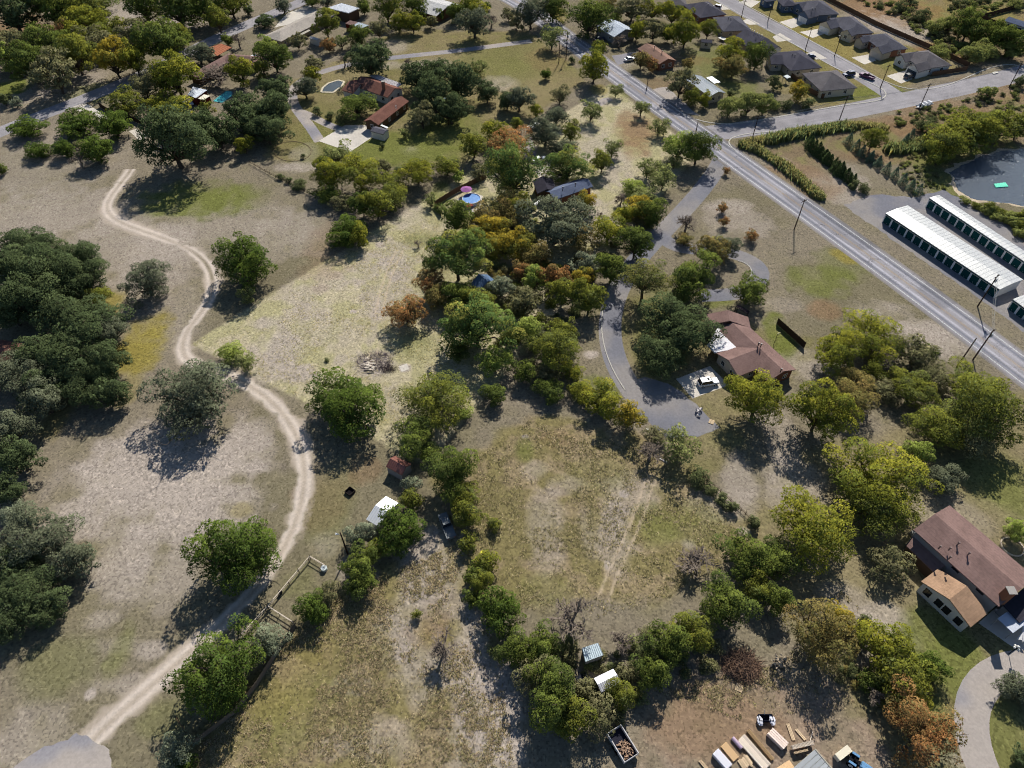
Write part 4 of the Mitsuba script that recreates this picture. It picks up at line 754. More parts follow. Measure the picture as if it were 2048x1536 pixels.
for s in (-1, 1):
    m = trimesh.creation.icosphere(3, 1.); v = m.vertices; m.vertices = v * [.42, .7, .22] * (1 + 1.2 * (meshkit.fbm(v * 2.2 + s, 3)[:, None] - .5)); m.apply_translation(c * [1, 1, 0] + [s * .95, -.35, .55]); add(t, 'cloth', m, lin(224, 224, 234, .85), smooth=True)
add(t, 'handle', tube(c * [1, 1, 0] + [-.1, .4, .7], c * [1, 1, 0] + [-.1, 1.0, 1.4], .04), lin(220, 210, 196))
# firewood trailer
P = [at(1213.7, 1466.7, 1.4), at(1249, 1525, 1.4), at(1275, 1500.5, 1.4)]; a = P[0]; u = (P[1] - P[0])[:2]; L = np.linalg.norm(u); u /= L; nv = np.array([-u[1], u[0]]); w = (P[2] - P[1])[:2] @ nv; y0, y1 = sorted((0, w))
t = thing('dump_trailer', 'white-walled dump trailer loaded with firewood', 'trailer'); F = lambda m: frame(m, (a[0], a[1], 0), u); WT = lin(210, 206, 206, .85)
add(t, 'side_wall', F(box(0, L, y0, y0 + .14, .5, 1.4)), WT); add(t, 'side_wall', F(box(0, L, y1 - .14, y1, .5, 1.4)), WT); add(t, 'tailgate', F(box(L - .08, L, y0 + .15, y1 - .15, .5, 1.3)), WT); add(t, 'front_wall', F(box(0, .08, y0 + .15, y1 - .15, .5, 1.5)), WT); add(t, 'floor', F(box(.09, L - .09, y0 + .15, y1 - .15, .5, .6)), lin(44, 44, 54)); add(t, 'drawbar', F(box(-1.5, -.01, (y0 + y1) / 2 - .08, (y0 + y1) / 2 + .08, .42, .55)), lin(40, 40, 46))
for s in (y0 - .16, y1 + .02):
    for x in (.42, .6): add(t, 'wheel', F(tube((L * x, s, .36), (L * x, s + .14, .36), .36, n=14)), lin(24, 24, 26))
rg = np.random.default_rng(8); t = thing('firewood_pile', 'heap of split firewood logs inside the dump trailer', 'firewood')
for i in range(90):
    x, y = L * rg.normal(.66, .13), (y0 + y1) / 2 + rg.normal(0, .26) * (y1 - y0) * .7; x = min(max(x, .5), L - .35); y = min(max(y, y0 + .35), y1 - .35)
    th = rg.uniform(0, 3.14); z = .72 + .5 * max(0, 1 - ((x / L - .66) / .22) ** 2) * rg.random(); d = np.array([math.cos(th), math.sin(th), rg.uniform(-.3, .3)]) * .21
    k = tube((x - d[0], y - d[1], z - d[2]), (x + d[0], y + d[1], z + d[2]), rg.uniform(.06, .1), n=5); add(t, 'log', F(k), tuple(np.array(lin(196, 164, 140, .8)) * rg.uniform(.5, 1.1)))
# small things
def brush(label, p, rx, ry, h, rgb, n=260, seed=1, name='brush_pile', r=.03, ln=1.6):
    rg = np.random.default_rng(seed); c = at(*p); ms = []; cols = []
    for i in range(n):
        a, q = rg.uniform(0, 6.28), math.sqrt(rg.random()); x, y = rx * q * math.cos(a), ry * q * math.sin(a); z = h * (1 - q * q) * rg.random() + .05
        d = np.array([rg.normal(), rg.normal(), rg.normal() * .5]); d = d / np.linalg.norm(d) * rg.uniform(.4, 1) * ln
        p0 = c + [x, y, z]; p1 = p0 + d; p1[2] = max(p1[2], .05); m = tube(p0, p1, r * rg.uniform(.6, 1.4), r * .3, 4, False); ms.append(m); cols.append(np.tile(np.array(rgb) * rg.uniform(.5, 1.3), (len(m.vertices), 1)))
    solo(name, label, 'brush pile', cat_(ms), np.vstack(cols))
brush('large reddish brown brush pile at the edge of the yard', (1483, 1333), 3.1, 2.4, 1.9, lin(152, 124, 106, .8), 800, 1, r=.05, ln=2.2)
brush('grey burnt brush heap in the pale lot', (750, 722), 4.2, 3.0, .9, lin(120, 106, 116, .8), 420, 2)
brush('dark twiggy heap beside the burnt brush', (776, 738), 1.8, 1.2, .6, lin(84, 70, 76, .8), 180, 3)
rg = np.random.default_rng(4); t = thing('rubble_pile', 'heap of white broken slabs on the burnt brush', 'rubble')
for i in range(60):
    c = at(740 + rg.normal() * 6, 733 + rg.normal() * 5); s = rg.uniform(.15, .5); q = rg.normal(size=(9, 3)) * [s, s * .35, .06]; q[:, 2] += .3 + rg.random() * .35; add(t, 'slab', hull(q + c * [1, 1, 0]), tuple(np.array(lin(236, 222, 206, .85)) * rg.uniform(.8, 1.05)))
t = thing('rock_pile', 'pale rock pile at the top of the building yard', 'rocks')
for i in range(40):
    c = at(1558 + rg.normal() * 6, 1325 + rg.normal() * 6); s = rg.uniform(.2, .5); add(t, 'rock', hull(rg.normal(size=(10, 3)) * s * .5 + c * [1, 1, 0] + [0, 0, .25 + .3 * rg.random()]), tuple(np.array(lin(190, 174, 152, .85)) * rg.uniform(.7, 1.05)))
c = at(700, 983, .3); t = thing('fire_box', 'square dark metal fire box on the grass beside the dirt track', 'fire pit')
M = lambda m: frame(m, (c[0], c[1], 0), (.8, -.6))
for i, b in enumerate((box(-.75, .75, -.75, -.68, 0, .6), box(-.75, .75, .68, .75, 0, .6), box(-.75, -.68, -.68, .68, 0, .6), box(.68, .75, -.68, .68, 0, .6))): add(t, 'side', M(b), lin(60, 54, 50))
add(t, 'ash', M(box(-.68, .68, -.68, .68, 0, .15)), lin(30, 28, 30))
def trailer(label, p0, p1, w, rgb, load=None, z=.6):
    a, b = at(*p0, z), at(*p1, z); u = (b - a)[:2]; L = np.linalg.norm(u); u /= L; t = thing('utility_trailer', label, 'trailer'); F = lambda m: frame(m, (a[0], a[1], 0), u)
    add(t, 'deck', F(box(0, L, -w / 2, w / 2, .5, .6)), rgb)
    for s in (-1, 1):
        add(t, 'side_rail', F(box(0, L, s * w / 2 - .05, s * w / 2 + .05, .603, .95)), rgb); add(t, 'wheel', F(tube((L * .55, s * (w / 2 + .06), .34), (L * .55, s * (w / 2 + .26), .34), .34, n=12)), lin(24, 24, 26))
    add(t, 'drawbar', F(box(-1.2, -.003, -.06, .06, .45, .55)), rgb)
    if load: 
        for i in range(3): add(t, 'rack', F(box(L * (.2 + .3 * i), L * (.3 + .3 * i), -w / 2 + .1, w / 2 - .1, .61, 1.5)), load)
trailer('white trailer with white racks parked by the side street', (1836, 214), (1862, 206), 1.9, lin(220, 220, 224, .85), lin(236, 236, 240, .85))
trailer('dark trailer in the shade beside the white gable shed', (1160, 1350), (1172, 1376), 1.7, lin(40, 42, 50))
solo('sign_board', 'flat white board lying beside the side street', 'board', slab([at(1984, 144.5, .3), at(1994, 142.5, .3), at(1997, 145, .3), at(1987, 147.5, .3)], .2), lin(236, 232, 222, .85))
t = thing('water_tank', 'white plastic tank corner at the pen fence end', 'tank'); c = at(649, 1139); add(t, 'body', tube(c, c + [0, 0, .7], .55, n=14), lin(214, 222, 224, .8), 'paint'); add(t, 'lid', tube(c + [0, 0, .7], c + [0, 0, .78], .3, n=12), lin(190, 200, 204, .8), 'paint')
t = thing('feeder', 'small dark feeder hanging on the pen rail', 'feeder'); c = at(562, 1187); add(t, 'drum', tube(c + [0, 0, .2], c + [0, 0, .8], .3, n=10), lin(50, 50, 54)); add(t, 'hook', tube(c + [0, 0, .8], c + [-.3, .2, 1.1], .03), lin(80, 80, 80))
def lounger(label, p, ang):
    c = at(*p); t = thing('patio_chair', label, 'chair'); F = lambda m: frame(m, (c[0], c[1], 0), (math.cos(ang), math.sin(ang))); m_ = lin(210, 204, 206, .85)
    add(t, 'seat', F(box(-.3, .3, -.3, .3, .4, .46)), m_); add(t, 'backrest', F(slab([(-.3, -.3, 1.0), (-.3, .3, 1.0), (-.24, .3, .46), (-.24, -.3, .46)], .04)), m_)
    for x in (-.27, .27):
        for y in (-.27, .27): add(t, 'leg', F(tube((x, y, 0), (x, y, .4), .03)), m_)
for i, (p, a, l) in enumerate((((1394, 823), .4, 'upper left pale metal chair on the asphalt apron'), ((1401, 820), 2., 'upper right pale metal chair on the asphalt apron'), ((1397, 832), 4., 'lowest pale metal chair on the asphalt apron'), ((1992, 1222), .9, 'white patio chair against the wall of the two-storey house'))): lounger(l, p, a)
t = thing('garden_lamp', 'thin metal garden lamp standing behind the brown ranch house', 'garden lamp'); c = at(1547, 690)
add(t, 'pole', tube(c, c + [0, 0, 3.6], .06), lin(90, 80, 76)); add(t, 'head', tube(c + [0, 0, 3.6], c + [.6, .2, 3.9], .2, .08, 8), lin(206, 196, 150))
solo('concrete_block', 'tiny white block at the upper edge of the asphalt apron', 'block', box(-.3, .3, -.2, .2, 0, .3).apply_translation(at(1295, 860)), lin(230, 226, 222, .85))
solo('plank', 'white plank lying under the bare trees below the apron', 'plank', frame(box(-.9, .9, -.12, .12, 0, .2), at(1327, 922), (.7, -.55)), lin(226, 222, 216, .85))
t = thing('porch_canopy', 'white-topped canopy beside the greyish brown roof', 'canopy'); flat(t, 'cloth', [(498, 112), (510, 107.5), (514.5, 110.5), (505, 117)], 2.6, lin(236, 238, 240, .85), 'matte', .05, posts=lin(90, 90, 90))
t = thing('yard_table', 'white slab table behind the third near-row house', 'table'); flat(t, 'top', [(1435.5, 75.5), (1443, 73), (1455, 77), (1447, 80.5)], .9, lin(232, 228, 220, .85), 'matte', .06, posts=lin(120, 120, 120))
t = thing('backyard_shelter', 'small flat white shelter behind the second corner house', 'shelter'); flat(t, 'roof', [(1567, 152), (1575, 149), (1582, 154), (1574, 157)], 2.2, lin(214, 220, 220, .85), 'matte', .06, posts=lin(120, 120, 120))
# ---------------------------------------------------------------- trees
BARK = lin(104, 92, 82, .7)
# kind: (thing name, category, colours with weights, look)   look: n clumps, clump size, leaf size factor, leaf density, half height, clear stem, flatness below
KIND = {
 'oak': ('oak_tree', 'tree', [((.056, .072, .038), 3), ((.070, .086, .046), 2), ((.046, .060, .034), 2)], dict(nc=46, cr=.27, dens=1.0, vh=.62, stem=0.13)),
 'oakg': ('oak_tree', 'tree', [((.086, .092, .070), 3), ((.098, .104, .080), 2), ((.072, .080, .060), 1)], dict(nc=42, cr=.25, dens=.85, vh=.62, stem=0.14)),
 'jun': ('juniper_tree', 'tree', [((.060, .084, .020), 3), ((.078, .102, .024), 2), ((.046, .068, .020), 2)], dict(nc=64, cr=.24, dens=1.1, vh=.72, stem=0.02)),
 'leaf': ('leafy_tree', 'tree', [((.076, .094, .026), 3), ((.100, .116, .030), 2), ((.058, .074, .026), 2)], dict(nc=44, cr=.27, dens=.95, vh=.74, stem=0.11)),
 'elm': ('leafy_tree', 'tree', [((.108, .114, .026), 3), ((.136, .134, .028), 2), ((.086, .096, .036), 2)], dict(nc=40, cr=.27, dens=.8, vh=.74, stem=0.12)),
 'elmy': ('leafy_tree', 'tree', [((.142, .143, .026), 3), ((.182, .168, .028), 2), ((.094, .104, .026), 2)], dict(nc=40, cr=.27, dens=.85, vh=.74, stem=0.12)),
 'lime': ('leafy_tree', 'tree', [((.160, .190, .050), 3), ((.200, .220, .064), 2), ((.110, .140, .044), 1)], dict(nc=36, cr=.28, dens=.85, vh=.72, stem=0.09)),
 'gold': ('autumn_tree', 'tree', [((.250, .180, .030), 3), ((.200, .160, .034), 2), ((.120, .120, .036), 2)], dict(nc=40, cr=.27, dens=.85, vh=.74, stem=0.11)),
 'rust': ('autumn_tree', 'tree', [((.240, .116, .056), 3), ((.190, .110, .052), 2), ((.130, .104, .050), 2)], dict(nc=40, cr=.26, dens=.75, vh=.72, stem=0.12)),
 'brown': ('autumn_tree', 'tree', [((.150, .116, .050), 3), ((.124, .110, .046), 2), ((.180, .124, .056), 1)], dict(nc=40, cr=.26, dens=.7, vh=.72, stem=0.11)),
 'mix': ('leafy_tree', 'tree', [((.090, .116, .036), 3), ((.190, .176, .050), 2), ((.060, .090, .032), 3)], dict(nc=50, cr=.25, dens=1.0, vh=.80, stem=0.09)),
 'drab': ('faded_tree', 'tree', [((.126, .116, .070), 3), ((.104, .100, .058), 2), ((.146, .130, .084), 1)], dict(nc=34, cr=.28, dens=.45, vh=.70, stem=0.11)),
 'mesq': ('mesquite_tree', 'tree', [((.130, .140, .060), 3), ((.160, .166, .074), 2), ((.104, .114, .052), 1)], dict(nc=30, cr=.28, dens=.34, vh=.62, stem=0.15)),
 'wil': ('willow_tree', 'tree', [((.120, .114, .040), 3), ((.094, .104, .040), 2), ((.140, .126, .046), 1)], dict(nc=40, cr=.26, dens=.6, vh=1.1, stem=0.72)),
 'silver': ('silver_shrub', 'shrub', [((.150, .160, .128), 3), ((.118, .130, .104), 2)], dict(nc=34, cr=.28, dens=.8, vh=.70, stem=0.03)),
 'shrub': ('shrub', 'shrub', [((.070, .080, .042), 3), ((.092, .098, .052), 2)], dict(nc=22, cr=.34, dens=.9, vh=.70, stem=0.01)),
 'shruby': ('shrub', 'shrub', [((.140, .150, .056), 3), ((.170, .172, .064), 2)], dict(nc=24, cr=.32, dens=.8, vh=.66, stem=0.01)),
 'spruce': ('spruce_tree', 'conifer', [((.090, .122, .100), 3), ((.070, .098, .080), 2)], dict(cone=1.5, dens=1.0, nc=1, cr=.3, vh=1.3, stem=0.00)),
 'cedar': ('cedar_tree', 'conifer', [((.046, .066, .030), 3), ((.060, .080, .036), 2)], dict(cone=1.25, dens=1.1, nc=1, cr=.3, vh=1.2, stem=0.00)),
 'bare': ('bare_tree', 'tree', [((.2, .18, .16), 1)], dict(bare=1, vh=.75, stem=0.13)),
}
CLASS = {'L': (19000, .038), 'M': (10000, .054), 'S': (2600, .105)}
LEAF, LOW = np.array([1.5, 1.54, 1.25]), .85
def leaves(pos, nrm, size, cols, rg):
    n = len(pos); a = rg.normal(size=(n, 3)) + nrm * .9; a /= np.linalg.norm(a, axis=1, keepdims=True)
    b = np.cross(a, rg.normal(size=(n, 3))); b /= np.linalg.norm(b, axis=1, keepdims=True) + 1e-9; c = np.cross(a, b)
    s = (size * rg.uniform(.5, 1.2, n) ** 1.0 * (1 + .9 * (rg.random(n) < .12)))[:, None]
    v = np.stack([pos - b * s * .62, pos - c * s * .4, pos + b * s * .62, pos + c * s * .4], 1).reshape(-1, 3)
    i = np.arange(n) * 4; f = np.vstack([np.stack([i, i + 1, i + 2], 1), np.stack([i, i + 2, i + 3], 1)])
    sn = nrm + [0, 0, .3] + .28 * rg.normal(size=(n, 3))
    flip = (sn * a).sum(1) < 0; f2 = f.copy(); m = np.r_[flip, flip]; f2[m] = f[m][:, ::-1]
    sn /= np.linalg.norm(sn, axis=1, keepdims=True)
    return v, f2, np.repeat(sn, 4, 0), np.repeat(cols, 4, 0)
def limb(p0, p1, r0, r1, rg, bend=.12, seg=3, n=5):
    p0, p1 = np.asarray(p0, float), np.asarray(p1, float); L = np.linalg.norm(p1 - p0); off = rg.normal(size=3) * bend * L; off[2] = abs(off[2])
    pts = [p0 + (p1 - p0) * s + off * 4 * s * (1 - s) for s in np.linspace(0, 1, seg + 1)]; rr = np.linspace(r0, r1, seg + 1)
    return [tube(pts[i], pts[i + 1], rr[i], rr[i + 1], n, False) for i in range(seg)]
def prototype(kind, cls, var):
    """A tree of crown radius 1 standing on the origin: a shapegroup of trunk and crown."""
    key = f'model_{kind}_{cls}_{var}'
    if key in scene: return key
    name, cat, cols, o = KIND[kind]; rg = np.random.default_rng(abs(hash_(key))); N, ls = CLASS[cls]
    vh, stem = o['vh'], o['stem']; zc = stem + vh
    if o.get('bare'):
        ms = limb((0, 0, 0), (.05, .03, stem + .25), .06, .045, rg); tips = []
        def grow(p, d, L, r, lev):
            q = p + d * L; ms.extend(limb(p, q, r, r * .6, rg, .08, 2, 4 if lev < 2 else 3))
            if lev < 4:
                for _ in range(4 if 0 < lev < 3 else 3 if lev else 8):
                    e = d * .8 + rg.normal(size=3) * (.62 if lev else .8); e[2] += .12; e /= np.linalg.norm(e); grow(p + (q - p) * rg.uniform(.45, 1), e, L * rg.uniform(.6, .8), r * .66, lev + 1)
        grow(np.array([.05, .03, stem + .2]), np.array([0, 0, 1.]), .42, .045, 0)
        m = cat_(ms); v = m.vertices; rad = np.percentile(np.linalg.norm(v[:, :2], axis=1), 90); v[:, :2] /= rad; v[:, 2] *= (stem + 2 * vh) / v[:, 2].max()
        scene[key] = {'type': 'shapegroup', 'branches': shape(trimesh.Trimesh(v, m.faces, process=False), lin(150, 136, 124, .7))}
        return key
    w = np.array([c[1] for c in cols], float); w /= w.sum(); pal = np.array([c[0] for c in cols])
    P, Q, C = [], [], []
    if o.get('cone'):
        H = 2 * vh; n = int(N * o['dens'] * .8); z = rg.random(n) ** 1.35 * H; r = (1 - z / H) ** .8 * (1.02 + .14 * np.sin(z * 22)); a = rg.random(n) * 6.283; r = r * (1 + .22 * np.sin(a * 3 + z * 3 + var) * .6) * rg.random(n) ** .3
        P = np.c_[r * np.cos(a), r * np.sin(a), z + .05]; Q = np.c_[np.cos(a), np.sin(a), .45 + 0 * a]; Q /= np.linalg.norm(Q, axis=1, keepdims=True); C = pal[rg.choice(len(pal), n, p=w)] * rg.uniform(.75, 1.3, (n, 1))
        trunk = limb((0, 0, 0), (0, 0, H * .9), .07, .01, rg, .01)
    else:
        nc = o['nc']; cen = []; tries = 0
        lobe = rg.uniform(0, 6.283, 3); 
        while len(cen) < nc and tries < 4000:
            tries += 1; d = rg.normal(size=3); d[2] = d[2] * .9 + .25; d /= np.linalg.norm(d); rr = rg.uniform(.42, .86) if rg.random() > .25 else rg.uniform(.1, .6)
            az = math.atan2(d[1], d[0]); rr *= 1 + .15 * math.sin(2 * az + lobe[0]) + .12 * math.sin(3 * az + lobe[1]) + .08 * math.sin(5 * az + lobe[2])
            p = d * rr; p[2] *= vh * 1.05
            if p[2] < -vh * LOW: continue
            if all(np.linalg.norm(p - q) > o['cr'] * .72 for q in cen): cen.append(p)
        cen = np.array(cen) + [0, 0, zc]; nc = len(cen)
        rc = o['cr'] * rg.uniform(.55, 1.3, nc); share = rc ** 2; share = share / share.sum(); n = int(N * o['dens'])
        which = rg.choice(nc, n, p=share); d = rg.normal(size=(n, 3)); d[:, 2] = np.abs(d[:, 2]) * .75 + d[:, 2] * .25; d /= np.linalg.norm(d, axis=1, keepdims=True)
        rad = rc[which] * (.58 + .44 * rg.random(n) ** .6); P = cen[which] + d * rad[:, None] * [1, 1, .85]
        P += (meshkit.fbm(P * 5 + var * 7, 3)[:, None] - .5) * d * .16
        out = P - [0, 0, zc - vh * .5]; out /= np.linalg.norm(out, axis=1, keepdims=True); Q = d * .75 + out * .45; Q /= np.linalg.norm(Q, axis=1, keepdims=True)
        cc = pal[rg.choice(len(pal), nc, p=w)] * rg.uniform(.8, 1.22, (nc, 1)); C = cc[which] * rg.uniform(.72, 1.32, (n, 1)); alt = rg.random(n) < .25; C[alt] = pal[rg.choice(len(pal), alt.sum(), p=w)]
    P = np.asarray(P, float); rr = np.percentile(np.hypot(P[:, 0], P[:, 1]), 95); P[:, :2] /= rr
    if not o.get('cone'):
        zs = vh / max(.1, np.percentile(P[:, 2], 97) - zc); P[:, 2] = np.maximum(.02, zc + (P[:, 2] - zc) * zs); cen[:, :2] /= rr; cen[:, 2] = np.maximum(.12, zc + (cen[:, 2] - zc) * zs)
        h0 = stem * .8 + vh * .18; trunk = limb((0, 0, 0), (.04, .02, h0), .085 if kind.startswith('oak') else .06, .05, rg, .05)
        for i in rg.permutation(nc)[:int(nc * .55)]:
            tip = cen[i] - [0, 0, rc[i] * .2]; trunk += limb((.04, .02, h0 * .96), tip, .032, .011, rg, .1, 2, 4)
            dq = tip - [0, 0, zc - vh]; dq /= np.linalg.norm(dq); trunk += limb(tip, tip + dq * rg.uniform(.15, .42) + rg.normal(size=3) * .05, .011, .004, rg, .12, 2, 3)
    v, f, nr, co = leaves(P, np.asarray(Q), ls * (1.25 if o['dens'] < .6 else 1.0), np.asarray(C), rg)
    path = meshkit.write_ply((v, f), False, None, np.clip(co * LEAF, 0, .8), normals=nr)
    scene[key] = {'type': 'shapegroup', 'trunk': shape(cat_(trunk), BARK), 'crown': {'type': 'ply', 'filename': path, 'face_normals': False, 'bsdf': {'type': 'ref', 'id': 'foliage'}}}
    return key
def hash_(s):
    h = 2166136261
    for ch in s.encode(): h = ((h ^ ch) * 16777619) & 0xFFFFFFFF
    return h
treecount = 0
GROW = 1.04
def tree(px, py, w, h, kind, label, group=None, name=None):
    """A tree whose crown shows w x h pixels large round (px, py) in the photograph."""
    global treecount
    treecount += 1
    nm, cat, cols, o = KIND[kind]; z = 3.0; rg = random.Random(label + str(treecount))
    for _ in range(6):
        p = at(px, py, z); d = dist(p); R = .5 * w * d / FOC; dep = math.asin((CAM_H - z) / d); half = .5 * h * d / FOC
        V = math.sqrt(max((half ** 2 - (R * math.sin(dep)) ** 2), (.4 * R) ** 2)) / math.cos(dep)
        k = .8 + .12 * min(1., max(0., (.95 - dep) / .4)); sz = min(1.1, max(.58, k * V / (R * o['vh']))); z = (o['stem'] + o['vh']) * R * sz
    R *= GROW
    cls = 'L' if R > 5 else 'M' if R > 2.4 else 'S'
    if d > 250 and cls == 'L': cls = 'M'
    if d > 270 and R < 3.6: cls = 'S'
    g = prototype(kind, cls, rg.randrange(3 if cls == 'S' else 4))
    k = thing(name or nm, label, cat, group)
    inst = {'type': 'instance', 'shapegroup': {'type': 'ref', 'id': g}, 'to_world': T4().translate([float(p[0]), float(p[1]), 0]).rotate([0, 0, 1], rg.uniform(0, 360)).scale([float(R), float(R * rg.uniform(.93, 1.07)), float(R * sz)])}
    scene[k] = inst
    return k
